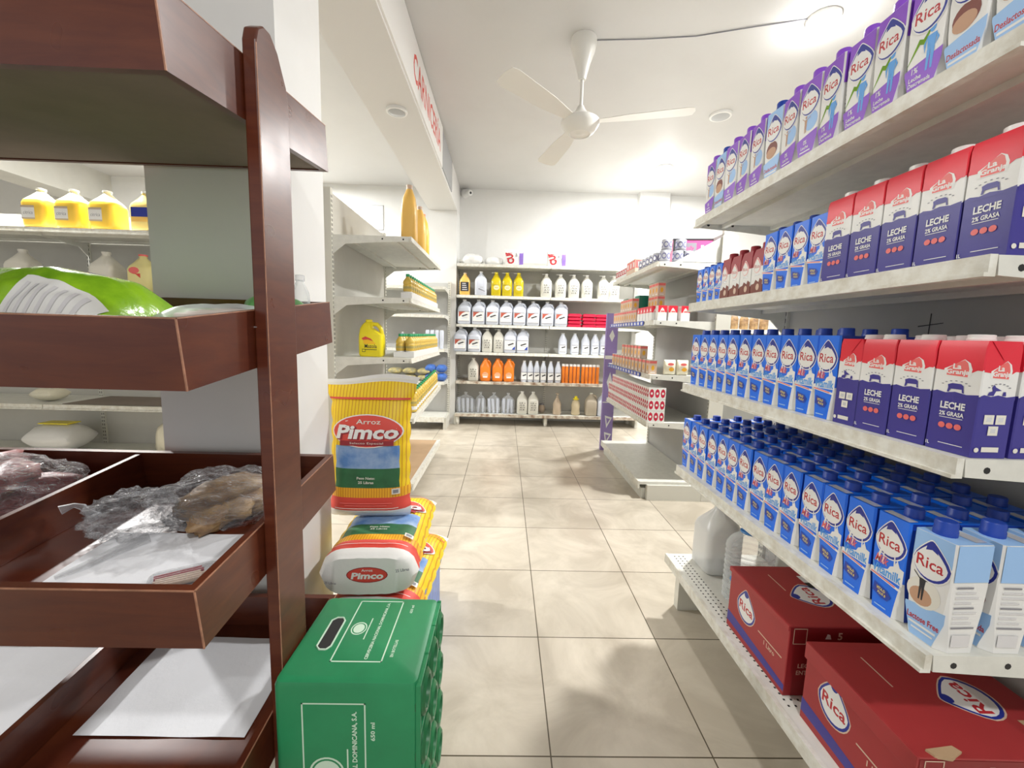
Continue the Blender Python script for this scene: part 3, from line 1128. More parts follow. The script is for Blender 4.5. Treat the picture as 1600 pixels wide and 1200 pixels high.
# second shelf up from the base: dense block of blue cartons, four rows deep
z2 = 0.6345
rows = ['front row', 'second row', 'third row', 'back row']
for r in range(4):
    for i in range(14):
        y = 0.737 + i * 0.0687
        x = FX + D_ / 2 + r * 0.082 + jit(0.004 if r else 0.002)
        P_milk.place((x, y + jit(), z2), RA + jit(0.03), 'blue milk carton on the low shelf, %s, %s from the near end' % (rows[r], ORD[i]), 'blue milk cartons on the low shelf')
for r in range(4):
    pr = P_lac if r == 0 else P_cup
    wd = ['light blue milk carton printed with a person, at the near corner of the low shelf',
          'light blue milk carton with a cup picture, behind the frontmost one on the low shelf',
          'light blue milk carton third from the shelf front at the low shelf end',
          'light blue milk carton rearmost at near end of the low shelf'][r]
    pr.place((FX + D_ / 2 + r * 0.084, 0.662, z2), RA + (0.05 if r == 0 else -0.02), wd, 'light blue milk cartons')

# third shelf: blue cartons at the far end then red and navy ones
z3 = 0.9745
for i in range(11):
    y = 1.610 - i * 0.0665
    P_milk.place((FX + D_ / 2 + jit(0.002), y + jit(), z3), RA + jit(0.03), 'blue milk carton on the eye-level shelf, %s from the far end' % ORD[i], 'blue milk cartons on the eye-level shelf')
for i in range(4):
    y = 1.13 - i * 0.075
    P_milk.place((FX + D_ / 2 + 0.085, y, z3), RA + jit(0.03), 'blue milk carton in the back row of the eye-level shelf, %s from left' % ORD[i], 'back row of blue cartons on the eye-level shelf')
gl = 'red and navy milk carton on the eye-level shelf, '
P_gran.place((FX + 0.037, 0.882, z3), RA + R(90), gl + 'turned sideways beside the last blue one', 'red and navy cartons on the eye-level shelf')
for i, y in enumerate((0.816, 0.741, 0.666)):
    P_gran.place((FX + 0.029, y, z3), RA, gl + ['far one of three facing the aisle', 'middle one of three facing the aisle', 'near one of three at the corner'][i], 'red and navy cartons on the eye-level shelf')
for r in range(1, 4):
    for i, y in enumerate((0.816, 0.741, 0.666)):
        P_gran.place((FX + 0.029 + r * 0.064, y, z3), RA, gl + '%s, %s from the near end' % (['', 'second row', 'third row', 'fourth row'][r], ORD[2 - i]), 'red and navy cartons on the eye-level shelf')

# fourth shelf
z4 = 1.2885
for i in range(4):
    P_milk.place((FX + 0.022, 1.622 - i * 0.047, z4), RA, 'tiny blue milk carton at far end of the upper shelf, %s from left' % ORD[i], 'tiny blue milk cartons', sc=0.66)
for i in range(4):
    P_choc.place((FX + 0.026, 1.438 - i * 0.0615, z4), RA, 'chocolate milk carton with red top on the upper shelf, %s from left' % ORD[i], 'chocolate milk cartons')
for i in range(4):
    P_milk.place((FX + 0.030, 1.202 - i * 0.0605, z4), RA, 'medium blue milk carton on the upper shelf, %s from left' % ORD[i], 'medium blue milk cartons', sc=0.86)
for r in range(3):
    for i in range(5):
        y = 0.9605 - i * 0.0748
        lab = 'red and navy milk carton on the upper shelf, %s, %s from the near end' % (['front row', 'middle row', 'rear row'][r], ORD[4 - i])
        P_gran.place((FX + 0.029 + r * 0.064, y, z4), RA, lab, 'red and navy cartons on the upper shelf')

# top shelf
z5 = 1.6055
seq = ['cup', 'cup', 'one', 'one', 'one', 'one', 'zero', 'zero', 'cup', 'zero', 'zero', 'zero', 'cup', 'zero']
nm = {'cup': 'light blue carton', 'one': 'purple carton with a blue figure', 'zero': 'purple carton with small beach picture'}
PP = {'cup': P_cup, 'one': P_one, 'zero': P_zero}
for i, k in enumerate(seq):
    y = 0.664 + i * 0.0722
    PP[k].place((FX + D_ / 2 + jit(0.002), y, z5), RA + jit(0.06), '%s on the top milk shelf, %s from the near end' % (nm[k], ORD[i]), 'cartons along the top milk shelf')

# ------------------------------------------------------------------ base shelf: jugs and red boxes


def jug_profile(h, hw, hd, neck, n=6):
    return [(0, hw * 0.86, hd * 0.86, 0.03), (0.012, hw, hd, 0.03), (h * 0.60, hw, hd, 0.03), (h * 0.68, hw * 0.95, hd * 0.95, 0.04),
            (h * 0.80, hw * 0.66, hd * 0.66, 0.05), (h * 0.89, neck * 1.25, neck * 1.25, 0.05), (h * 0.92, neck, neck, 0.05), (h * 0.97, neck, neck, 0.05)]


t = empty('milky_jug', (0.865, 1.545, 0.2455))
tag(t, 'empty translucent white plastic gallon jug at the far end of the base shelf', 'jug')
b = MB()
M_trans = clear_mat('translucent_hdpe', (0.80, 0.81, 0.80), 0.72, 0.3, 0.92)
b.rloft(jug_profile(0.27, 0.072, 0.072, 0.02), M_trans)
b.build('jug_body', t, smooth=60)
b = MB()
b.tube([(0.025, 0, 0.235), (0.055, 0, 0.225), (0.072, 0, 0.19), (0.068, 0, 0.15)], 0.012, M_trans)
b.build('handle', t, smooth=60)
b = MB()
b.lathe([(0.021, 0.258), (0.021, 0.276), (0.018, 0.279)], M_white)
b.build('cap', t, smooth=40)

t = empty('water_jug', (0.865, 1.335, 0.2455))
tag(t, 'large clear ribbed water bottle with blue cap beside the red box', 'water bottle')
b = MB()
pr = [(0.05, 0.0), (0.068, 0.006)]
z = 0.012
k = 0
while z < 0.185:
    pr.append((0.076 if k % 2 == 0 else 0.0725, z))
    z += 0.010
    k += 1
pr += [(0.076, 0.19), (0.073, 0.205), (0.060, 0.225), (0.040, 0.24), (0.026, 0.247), (0.024, 0.262)]
b.lathe(pr, M_water, seg=28, cap=True)
b.build('bottle_body', t, smooth=25)
b = MB()
b.lathe([(0.066, 0.008), (0.069, 0.02), (0.069, 0.11), (0.001, 0.111)], clear_mat('still_water', (0.72, 0.80, 0.82), 0.10, 0.05, 0.3), seg=24)
b.build('water', t, smooth=40)
b = MB()
b.lathe([(0.028, 0.25), (0.030, 0.256), (0.029, 0.278), (0.022, 0.285), (0.003, 0.286)], mat('water_cap_blue', (0.05, 0.22, 0.52), 0.4), seg=18)
ringp = [(0.030 * 1.5 * math.cos(q * PI / 10) + 0.012, 0.030 * 1.1 * math.sin(q * PI / 10), 0.254) for q in range(21)]
b.tube(ringp, 0.004, MATS['water_cap_blue'], seg=6)
b.build('cap', t, smooth=40)
b = MB()
b.prism([(0.018 * math.cos(q * PI / 6), 0.024 * math.sin(q * PI / 6)) for q in range(12)], 0.0745, 0.0765, mat('label_blue', (0.1, 0.35, 0.75), 0.4), Matrix.Translation((0, 0, 0.10)) @ Matrix.Rotation(R(215), 4, 'Z') @ Matrix.Rotation(R(90), 4, 'Y'))
b.build('sticker', t)


def red_box(loc, label, open_flap=False, yaw=0.0, sy=0.27):
    """aisle face at local -y... length of the box runs along +y; box sits on z=0. local x = along shelf"""
    w, d, h = sy, 0.335, 0.195
    t = empty('red_carton_box', loc, RA + yaw)
    tag(t, label, 'cardboard box', 'red milk boxes on the base shelf')
    b = MB()
    b.box(-w / 2, w / 2, 0, d, 0, h - 0.004, M_boxred, b=0.0015)
    b.box(w / 2 + 0.0, w / 2 + 0.0008, 0.002, d - 0.002, 0.002, h - 0.006, M_boxred2)
    a = Art(b, (0, 0, 0), (1, 0, 0), (0, 0, 1), (0, -1, 0))
    a.poly([(-w / 2, 0.0), (w / 2, 0.0), (w / 2, 0.030), (-w / 2, 0.052)], M_grannavy)
    a.poly([(-w / 2, 0.0), (w / 2, 0.0), (w / 2, 0.012), (-w / 2, 0.018)], M_boxred)

    def logo(a, cu, cv, s, rot=0.0):
        def sh(k):
            def f(an):
                x, y = drop_shape(an)
                x *= k
                y *= k
                return (x * math.cos(rot) - y * math.sin(rot), x * math.sin(rot) + y * math.cos(rot))
            return f
        a.disc(cu, cv, s * 1.06, s * 1.06, M_peach, n=24, shape=sh(1))
        a.disc(cu, cv, s, s, M_logoblue, n=24, shape=sh(1))
        a.disc(cu, cv, s, s, M_white, n=24, shape=sh(0.88))
        hx, hy = 0.78 * s, 0.0
        dx, dy = -math.sin(rot), math.cos(rot)
        a.disc(cu + dx * 0.80 * s - 0.08 * s * dy, cv + dy * 0.80 * s, s * 0.22, s * 0.20, M_logoblue, n=12)
        a.text('Rica', cu - dx * 0.1 * s, cv - dy * 0.1 * s, s * 1.5, s * 0.62, M_red, bold=0.02, rot=rot)
    logo(a, -0.045, 0.118, 0.044)
    a.rect(0.018, 0.118, 0.090, 0.0935, M_peach)
    a.text('1 Litro', 0.068, 0.078, 0.045, 0.013, M_peach, bold=0.02)
    # side towards the camera
    s_ = Art(b, (w / 2 + 0.001, 0, 0), (0, 1, 0), (0, 0, 1), (1, 0, 0))
    s_.text('LECHE', 0.055, 0.085, 0.05, 0.012, M_peach, bold=0.01)
    s_.text('ENTERA', 0.055, 0.066, 0.055, 0.012, M_peach, bold=0.01)
    s_.text('5', 0.13, 0.168, 0.012, 0.020, M_peach, bold=0.03)
    s_.poly([(0.092, 0.160), (0.108, 0.160), (0.104, 0.172), (0.097, 0.174)], M_white)
    s_.frame(0.01, 0.045, 0.145, 0.188, 0.002, M_peach)
    b.build('box_body', t)
    # lid with an overhanging front flap
    b = MB()
    b.box(-w / 2 - 0.002, w / 2 + 0.002, -0.002, d, h - 0.004, h, M_boxred)
    b.box(-w / 2 - 0.002, w / 2 + 0.002, -0.005, -0.002, h - 0.040 if open_flap else h - 0.014, h, M_boxred)
    ta = Art(b, (0, 0, h), (1, 0, 0), (0, 1, 0), (0, 0, 1))
    logo(ta, 0.01, 0.215 if open_flap else 0.14, 0.050, rot=PI)
    ta.rect(-0.09, -0.01, 0.085, 0.088, M_peach)
    hy = 0.262 if open_flap else 0.065
    hx = 0.09 if open_flap else -0.06
    if not open_flap:
        hx, hy = -0.055, 0.17
    ta.rect(hx - 0.030, hx + 0.030, hy, hy + 0.026, M_dark)
    ta.rect(hx - 0.030, hx + 0.004, hy, hy + 0.022, M_cardboard if open_flap else M_white)
    b.build('lid', t, bevel=0.001)
    if open_flap:
        b = MB()
        T = Tr(w / 2 - 0.01, 0.02, h - 0.03, rz=R(8))
        b.prism([(0, 0), (0.012, 0.004), (0.02, 0.03), (0.012, 0.06), (0.0, 0.055)], 0.028, 0.034, M_cardboard, T)
        b.build('torn_flap', t)
    return t


red_box((AX + 0.018, 1.085, 0.2455), 'red cardboard milk box next to the clear water bottle', False, 0.0)
red_box((AX + 0.022, 0.760, 0.2455), 'red cardboard milk box with torn lid nearest the camera', True, R(-1.0), 0.27)

# ------------------------------------------------------------------ generic bottles


def bottle_proto(name, cat, h, hw, hd, neck, bm, capm, label=None, handle=False, nsec=4, liquid=None, band=None, tagcol=None, topm=None):
    t = empty(name)
    b = MB()
    prof = jug_profile(h, hw, hd, neck)
    b.rloft(prof, bm, n=nsec, matf=(lambda i, j: topm if (i >= 3 or i == -2) else bm) if topm else None)
    if label:
        a = Art(b, (0, -hd, 0))
        label(a)
    b.build('bottle_body', t, smooth=55)
    if handle:
        b = MB()
        b.tube([(neck * 0.9, 0, h * 0.90), (hw * 0.70, 0, h * 0.86), (hw * 0.93, 0, h * 0.76), (hw * 0.90, 0, h * 0.62)], hd * 0.14 + 0.004, bm)
        b.build('handle', t, smooth=60)
    b = MB()
    b.lathe([(neck * 1.15, h * 0.955), (neck * 1.15, h * 0.995), (neck * 0.95, h)], capm, seg=12)
    b.build('cap', t, smooth=40)
    if tagcol:
        b = MB()
        b.box(-neck * 3.0, -neck, -0.004, 0.004, h * 0.975, h * 0.99, tagcol)
        b.build('tag', t)
    return Proto(t, cat)


def lab_bleach(red=True, flip=False):
    def f(a):
        a.rect(-0.066, 0.066, 0.035, 0.150, M_white)
        a.rect(-0.066, 0.066, 0.150, 0.156, M_grey)
        a.rect(-0.066, 0.066, 0.032, 0.038, M_grey)
        if red:
            a.poly([(-0.062, 0.149), (0.02, 0.149), (-0.02, 0.130), (-0.045, 0.100), (-0.062, 0.085)], mat('label_brick', (0.50, 0.10, 0.06), 0.5))
        a.poly([(-0.03, 0.100), (0.035, 0.122), (0.052, 0.112), (-0.018, 0.088)], M_ink)
        a.rect(-0.02, 0.045, 0.082, 0.085, M_grey)
        a.rect(-0.03, 0.04, 0.062, 0.065, M_skyblue)
        if not red:
            a.poly([(0.062, 0.04), (0.062, 0.085), (0.02, 0.04)], M_bluedk)
    return f


def lab_hand(a):
    """hand-marked jug: dark pen strokes"""
    rr = random.Random(3)
    for j in range(4):
        for i in range(4):
            u = -0.032 + i * 0.018 + rr.uniform(-0.003, 0.003)
            v = 0.05 + j * 0.028
            k = rr.choice((0, 1, 2))
            if k == 0:
                a.poly([(u, v), (u + 0.006, v), (u + 0.006, v + 0.020), (u, v + 0.020)], M_ink)
            elif k == 1:
                a.poly([(u, v + 0.006), (u + 0.014, v + 0.006), (u + 0.014, v + 0.012), (u, v + 0.012)], M_ink)
            else:
                a.poly([(u, v), (u + 0.006, v), (u + 0.014, v + 0.020), (u + 0.008, v + 0.020)], M_ink)


def lab_yellow(a):
    a.disc(0.006, 0.10, 0.036, 0.030, mat('pale_yellow_label', (0.85, 0.75, 0.42), 0.5), n=16)
    a.rect(-0.045, 0.02, 0.128, 0.132, M_ink)
    a.rect(-0.015, 0.025, 0.095, 0.100, M_orange)


def lab_dark(a):
    a.rect(-0.050, 0.050, 0.045, 0.155, M_ink)
    for q in range(4):
        a.rect(-0.030, 0.032 - q * 0.006, 0.06 + q * 0.024, 0.07 + q * 0.024, M_silver)


def lab_swoosh(a):
    a.poly([(-0.03, 0.075), (0.05, 0.045), (0.05, 0.055), (-0.02, 0.085)], M_grey)
    a.rect(-0.01, 0.03, 0.095, 0.099, M_grey)


def lab_small(a):
    a.rect(-0.038, 0.038, 0.03, 0.115, M_white)
    a.rect(-0.038, 0.038, 0.110, 0.117, M_grey)
    a.rect(-0.038, 0.038, 0.026, 0.032, M_grey)
    a.poly([(-0.022, 0.085), (0.028, 0.100), (0.032, 0.088), (-0.014, 0.072)], M_ink)
    a.rect(-0.02, 0.025, 0.055, 0.058, M_grey)


def lab_orange(a):
    a.disc(0, 0.08, 0.038, 0.035, mat('peach_label', (0.90, 0.45, 0.25), 0.5), n=14)
    a.rect(-0.028, 0.028, 0.045, 0.065, M_white)
    a.rect(-0.03, 0.02, 0.095, 0.099, M_red)


P_gal = bottle_proto('bleach_jug', 'bleach jug', 0.300, 0.080, 0.075, 0.020, M_jug, M_white, lab_bleach(True), True)
P_gal2 = bottle_proto('bleach_jug', 'bleach jug', 0.300, 0.074, 0.070, 0.020, M_jug, M_white, lab_bleach(False), True)
P_hand = bottle_proto('white_bottle', 'bottle', 0.285, 0.066, 0.060, 0.018, M_milkjug, M_white, lab_hand, False, tagcol=M_white)
P_yell = bottle_proto('yellow_bottle', 'bottle', 0.285, 0.060, 0.055, 0.020, M_yelliq, M_yel, lab_yellow, False, tagcol=M_cream)
P_orj = bottle_proto('juice_bottle', 'bottle', 0.270, 0.062, 0.055, 0.018, M_juice, M_tan, lab_dark)
P_swoo = bottle_proto('white_gallon', 'bottle', 0.290, 0.072, 0.065, 0.018, M_jug, M_white, lab_swoosh)
P_sm = bottle_proto('small_bleach_bottle', 'bleach bottle', 0.262, 0.052, 0.045, 0.018, M_jug, M_white, lab_small)
P_slim = bottle_proto('slim_white_bottle', 'bottle', 0.268, 0.038, 0.036, 0.016, M_jug, M_white, lambda a: (a.rect(-0.034, 0.034, 0.03, 0.125, M_white), a.rect(-0.034, 0.034, 0.120, 0.127, M_grey), a.rect(-0.034, 0.034, 0.026, 0.032, M_grey), a.poly([(-0.020, 0.085), (0.024, 0.104), (0.028, 0.088), (-0.014, 0.072)], M_ink)))
P_org = bottle_proto('orange_bottle', 'bottle', 0.285, 0.066, 0.055, 0.024, M_orange, M_orange, lab_orange, True)

FZ = [1.975, 1.605, 1.255, 0.918, 0.556, 0.148]
fy = FY + 0.085
Z = FZ[1] + 0.0015
P_orj.place((-0.505, fy, Z), 0, 'orange bottle with black label, leftmost on the back wall shelving', None)
P_swoo.place((-0.31, fy, Z), 0, 'white gallon bottle with a grey swoosh beside the orange bottle', None)
for i, x in enumerate((-0.124, 0.010, 0.150)):
    P_yell.place((x, fy, Z), 0, 'yellow detergent bottle on the back shelving, %s of three' % ['left', 'middle', 'right'][i], 'yellow detergent bottles')
for i, x in enumerate((0.49, 0.665, 0.828, 0.99, 1.193, 1.322)):
    P_hand.place((x, fy, Z), 0, 'plain white bottle with pen marks, %s from left below the top back shelf' % ORD[i], 'marked white bottles')
Z = FZ[2] + 0.0015
for i, x in enumerate((-0.506, -0.332, -0.162, 0.004, 0.170, 0.339, 0.512, 0.682)):
    P_gal.place((x, fy, Z), 0, 'white bleach jug with brick red label corner, %s in the row of eight' % ORD[i], 'bleach jugs in the row of eight')
Z = FZ[3] + 0.0015
for i, x in enumerate((-0.55, -0.377)):
    P_gal.place((x, fy, Z), 0, 'white bleach jug with red label corner, %s on the half empty shelf' % ['leftmost', 'next to leftmost'][i], 'bleach jugs on the half empty shelf')
for i, x in enumerate((-0.219, -0.076)):
    P_hand.place((x, fy, Z), 0, 'pen-marked white bottle on the half empty back shelf, %s' % ['left of the pair', 'right of the pair'][i], None)
for i, x in enumerate((0.065, 0.219)):
    P_gal2.place((x, fy, Z), 0, 'white bleach jug with dark blue label corner, %s one of two' % ['left', 'right'][i], None)
for i, x in enumerate((0.723, 0.873, 1.007, 1.127, 1.235)):
    P_sm.place((x, fy, Z), 0, 'small white bleach bottle on the half empty shelf, %s from left' % ORD[i], 'small bleach bottles')
Z = FZ[4] + 0.0015
P_hand.place((-0.385, fy, Z), 0, 'pen-marked white bottle beside the three orange ones', None)
for i, x in enumerate((-0.234, -0.082, 0.060)):
    P_org.place((x, fy, Z), 0, 'orange cleaner bottle with handle on back shelving, %s of three' % ['left', 'middle', 'right'][i], 'orange cleaner bottles')
for i, x in enumerate((0.251, 0.330, 0.410, 0.493, 0.585, 0.678)):
    P_slim.place((x, fy, Z), 0, 'slim white bottle on the back shelving, %s from left in its row' % ORD[i], 'slim white bottles')
b = MB()
b.lathe([(0.020, 0), (0.021, 0.01), (0.020, 0.21)], M_orange, seg=12)
cand = b.build('orange_candle', smooth=40)
b = MB()
b.lathe([(0.021, 0.21), (0.021, 0.232), (0.018, 0.238)], M_white, seg=12)
b.build('cap', cand, smooth=40)
P_can = Proto(cand, 'candle')
for i, x in enumerate((0.745, 0.790, 0.842, 0.888, 0.934, 0.995, 1.040, 1.086, 1.132, 1.180)):
    P_can.place((x, fy, Z), 0, 'tall orange cylinder with white cap on back shelving, %s from left' % ORD[i], 'orange capped cylinders')
Z = FZ[5] + 0.0015
# bags of stacked plastic cups
for i, (x, w) in enumerate(((-0.475, 0.105), (-0.290, 0.060), (-0.120, 0.072), (0.060, 0.075))):
    t = empty('cup_bag', (x, fy, Z))
    tag(t, 'clear bag of stacked white plastic cups on the lowest back shelf, %s from left' % ORD[i], 'bag of cups', 'bags of plastic cups')
    n = max(2, int(w * 2 / 0.042))
    for q in range(n):
        b = MB()
        xx = -w + (q + 0.5) * 2 * w / n
        b.lathe([(0.014, 0.0), (0.019, 0.10), (0.0195, 0.17 + random.uniform(0, 0.02))], M_jug, Tr(xx, jit(0.02), 0.004, ry=R(random.uniform(-5, 5))), seg=10)
        b.build('cup_stack', t, smooth=40)
    b = MB()
    b.rloft([(0.0, w, 0.035, 0.03), (0.02, w + 0.01, 0.045, 0.03), (0.16, w + 0.008, 0.045, 0.03), (0.20, w * 0.8, 0.03, 0.03), (0.23, 0.012, 0.012, 0.01), (0.26, 0.02, 0.02, 0.01)], M_haze)
    b.build('bag', t, smooth=60)
for i, x in enumerate((0.239, 0.379)):
    P_hand.place((x, fy, Z), 0, 'pen-marked white bottle on the lowest back shelf, %s of two' % ['left', 'right'][i], None)


def lathe_thing(name, cat, label, loc, parts, group=None):
    t = empty(name, loc)
    tag(t, label, cat, group)
    for pn, prof, m_ in parts:
        b = MB()
        b.lathe(prof, m_, seg=14)
        b.build(pn, t, smooth=50)
    return t


lathe_thing('small_jar', 'jar', 'small round jar in shadow behind the marked bottles, lowest back shelf', (0.50, fy + 0.12, Z), [('jar_body', [(0.03, 0), (0.045, 0.02), (0.045, 0.07), (0.03, 0.10)], M_tan), ('lid', [(0.031, 0.10), (0.031, 0.115)], M_grey)])
lathe_thing('tan_bottle', 'bottle', 'tan pump bottle on the lowest back shelf', (0.685, fy, Z), [('bottle_body', [(0.045, 0), (0.055, 0.02), (0.05, 0.09), (0.055, 0.13), (0.035, 0.18), (0.014, 0.215)], M_tan), ('pump', [(0.014, 0.215), (0.014, 0.235), (0.005, 0.24), (0.005, 0.26), (0.022, 0.262), (0.022, 0.272)], M_tan)])
lathe_thing('tan_bottle', 'bottle', 'tan bottle with a bright yellow cap on the lowest back shelf', (0.923, fy, Z), [('bottle_body', [(0.045, 0), (0.058, 0.02), (0.05, 0.08), (0.058, 0.12), (0.045, 0.17), (0.02, 0.20)], mat('khaki_liquid', (0.62, 0.52, 0.34), 0.4)), ('cap', [(0.038, 0.20), (0.038, 0.212), (0.02, 0.216), (0.018, 0.24)], M_yel)])
P_tg = bottle_proto('tan_gallon', 'bottle', 0.29, 0.072, 0.065, 0.018, mat('dull_tan_liquid', (0.46, 0.40, 0.31), 0.4), M_cream, None, True)
P_tg.place((1.115, fy, Z), 0, 'dull tan gallon jug at the right of the lowest back shelf', None)
P_swoo.place((1.265, fy, Z), 0, 'white gallon bottle half hidden by the purple panel, lowest back shelf', None)

# red foil packets
Z = FZ[2] + 0.001
b = MB()
b.rloft([(0.0, 0.070, 0.06, 0.01), (0.006, 0.082, 0.07, 0.01), (0.018, 0.085, 0.07, 0.02), (0.032, 0.082, 0.068, 0.01), (0.040, 0.066, 0.055, 0.01)], M_pktred, n=3)
pk = b.build('red_packet', smooth=50)
P_pk = Proto(pk, 'packet')
for c, x in enumerate((0.850, 1.030, 1.190)):
    for q in range(4 if c < 2 else 4):
        P_pk.place((x + jit(0.008), fy, Z + q * 0.041), jit(0.08), 'red foil packet on back shelving, %s in the %s stack' % (['lowest', 'second', 'third', 'topmost'][q], ['left', 'middle', 'right'][c]), 'red foil packets', rx=jit(0.03))

# on top of the back shelving
Z = FZ[0] + 0.001


def blob(name, m_, rx, ry, rz, seed, amp=0.18, freq=3.0, flat=0.0, sub=3, parent=None, loc=None, wr=0.0):
    import bmesh
    bm = bmesh.new()
    bmesh.ops.create_icosphere(bm, subdivisions=sub, radius=1)
    for v in bm.verts:
        d = v.co.normalized()
        n_ = noise.noise(d * freq + Vector((seed * 3.1, seed, 0)))
        n2 = noise.noise(d * freq * 2.7 + Vector((seed, seed * 2.3, 5)))
        k = 1 + amp * n_ + amp * 0.5 * n2 + wr * (0.5 - abs(noise.noise(Vector((d.x * 2.2, d.y * 6, d.z * 4)) + Vector((seed, 0, 0)))) * 2.2)
        c = d * k
        z = c.z * rz
        if z < -flat * rz:
            z = -flat * rz
        v.co = Vector((c.x * rx, c.y * ry, z + flat * rz))
    me = bpy.data.meshes.new(name)
    bm.to_mesh(me)
    bm.free()
    me.materials.append(m_)
    me.polygons.foreach_set('use_smooth', [True] * len(me.polygons))
    o = bpy.data.objects.new(name, me)
    COL.objects.link(o)
    if parent:
        o.parent = parent
    if loc:
        o.location = loc
    return o


o = blob('plastic_bundle', M_whitebag, 0.125, 0.10, 0.075, 1, flat=0.8)
o.location = (-0.42, fy + 0.04, Z)
tag(o, 'lumpy white plastic bundle at the left on top of the back shelving', 'bundle')
o = blob('plastic_bundle', M_whitebag, 0.115, 0.09, 0.060, 2, flat=0.8)
o.location = (-0.155, fy + 0.06, Z)
tag(o, 'flatter white plastic bundle beside a detergent bag on the back shelving', 'bundle')


def detergent_bag(loc, label):
    t = empty('detergent_bag', loc)
    tag(t, label, 'detergent bag', 'white detergent bags on top')
    b = MB()
    b.rloft([(0.0, 0.105, 0.045, 0.02), (0.02, 0.112, 0.05, 0.02), (0.10, 0.108, 0.045, 0.02), (0.17, 0.115, 0.02, 0.01), (0.195, 0.122, 0.003, 0.002)], M_sackw)
    a = Art(b, fn=lambda u, v, off: Vector((u, -0.0515 + 0.0475 * max(0, (v - 0.10) / 0.095) - off, v)))
    a.grid(0.065, 0.112, 0.01, 0.185, M_violet, nu=2, nv=6, bot=lambda t_: 0.0)
    a.text('CUB', -0.050, 0.098, 0.165, 0.085, M_red, bold=0.05, rot=R(106))
    a.text('2kg', 0.03, 0.125, 0.05, 0.03, M_grey, bold=0.03, rot=R(100))
    b.build('bag_body', t, smooth=50)
    return t


detergent_bag((0.085, fy, Z), 'white detergent bag with violet edge, left one atop the back shelving')
detergent_bag((0.60, fy, Z), 'white detergent bag with violet edge, right one atop the back shelving')

# ------------------------------------------------------------------ B shelf stock


def small_box(name, w, d, h, body, accent, topm, style=0):
    b = MB()
    b.box(-w / 2, w / 2, -d / 2, d / 2, 0, h, body)
    for (O, U, N, fw) in (((0, -d / 2, 0), (1, 0, 0), (0, -1, 0), w), ((w / 2, 0, 0), (0, 1, 0), (1, 0, 0), d)):
        a = Art(b, O, U, (0, 0, 1), N)
        if style == 0:      # peach packs: rounded fruit prints
            a.rect(-fw * 0.46, fw * 0.46, h * 0.78, h * 0.96, M_redlt)
            a.disc(0, h * 0.45, fw * 0.22, h * 0.20, accent, n=8)
            a.rect(-fw * 0.3, fw * 0.3, h * 0.08, h * 0.14, M_white)
        elif style == 1:    # red topped small milk packs
            a.rect(-fw / 2, fw / 2, h * 0.55, h, M_granred)
            a.disc(0, h * 0.62, fw * 0.30, h * 0.24, M_white, n=10, shape=drop_shape)
            a.rect(-fw * 0.2, fw * 0.25, h * 0.56, h * 0.66, accent)
        elif style == 2:    # tray of red and white cans
            for q in range(3):
                x = fw * (-0.33 + q * 0.33)
                a.disc(x, h * 0.5, fw * 0.14, h * 0.40, M_pktred, n=8)
                a.disc(x, h * 0.5, fw * 0.07, h * 0.12, M_white, n=6)
        elif style == 3:    # red and cream top boxes
            a.rect(-fw * 0.46, fw * 0.46, h * 0.35, h * 0.92, accent)
            a.rect(-fw * 0.2, fw * 0.2, h * 0.45, h * 0.8, M_white)
    b.box(-w / 2 + 0.001, w / 2 - 0.001, -d / 2 + 0.001, d / 2 - 0.001, h, h + 0.001, topm)
    return b.build(name)


P_peach = Proto(small_box('juice_pack', 0.066, 0.055, 0.095, M_peach, M_sacko, M_white, 0), 'juice pack')
P_rpk = Proto(small_box('small_milk_pack', 0.060, 0.055, 0.100, M_white, M_redlt, M_granred, 1), 'milk pack')
P_tray = Proto(small_box('red_pack', 0.122, 0.12, 0.080, M_white, M_pktred, M_white, 2), 'multipack')
P_rbox = Proto(small_box('red_box', 0.062, 0.08, 0.080, M_white, M_pktred, M_peach, 3), 'small box')
P_pbox = Proto(small_box('peach_box', 0.075, 0.08, 0.110, M_peach, M_redlt, M_peach, 3), 'small box')

M_canprint = mat('can_print', (0.16, 0.16, 0.34), 0.5)
M_cansteel = mat('can_wrap', (0.50, 0.51, 0.56), 0.4)
t = empty('food_can')
b = MB()
b.lathe([(0.034, 0.0), (0.035, 0.002), (0.035, 0.075), (0.033, 0.078)], M_cansteel, seg=18)
a = Art(b, fn=lambda u, v, off: Vector((math.sin(u / 0.035) * (0.0352 + off), -math.cos(u / 0.035) * (0.0352 + off), v)))
for s in (-1.7, -0.55, 0.6, 1.75):
    a.disc(s * 0.03, 0.042, 0.016, 0.021, M_canprint, n=12)
    a.disc(s * 0.03, 0.042, 0.010, 0.013, M_silver, n=12)
a.grid(-0.1, 0.1, 0.008, 0.014, M_grey, nu=20, nv=1)
b.build('can_body', t, smooth=40)
b = MB()
b.lathe([(0.033, 0.078), (0.031, 0.0765), (0.002, 0.0765)], mat('tin_lid', (0.6, 0.6, 0.62), 0.25, metal=0.8), seg=18)
b.build('can_lid', t)
P_canp = Proto(t, 'can')


def B(lx, ly, z):
    return (BX + ly, BYF - lx, z)


BZ = [1.663, 1.273, 0.898, 0.561]
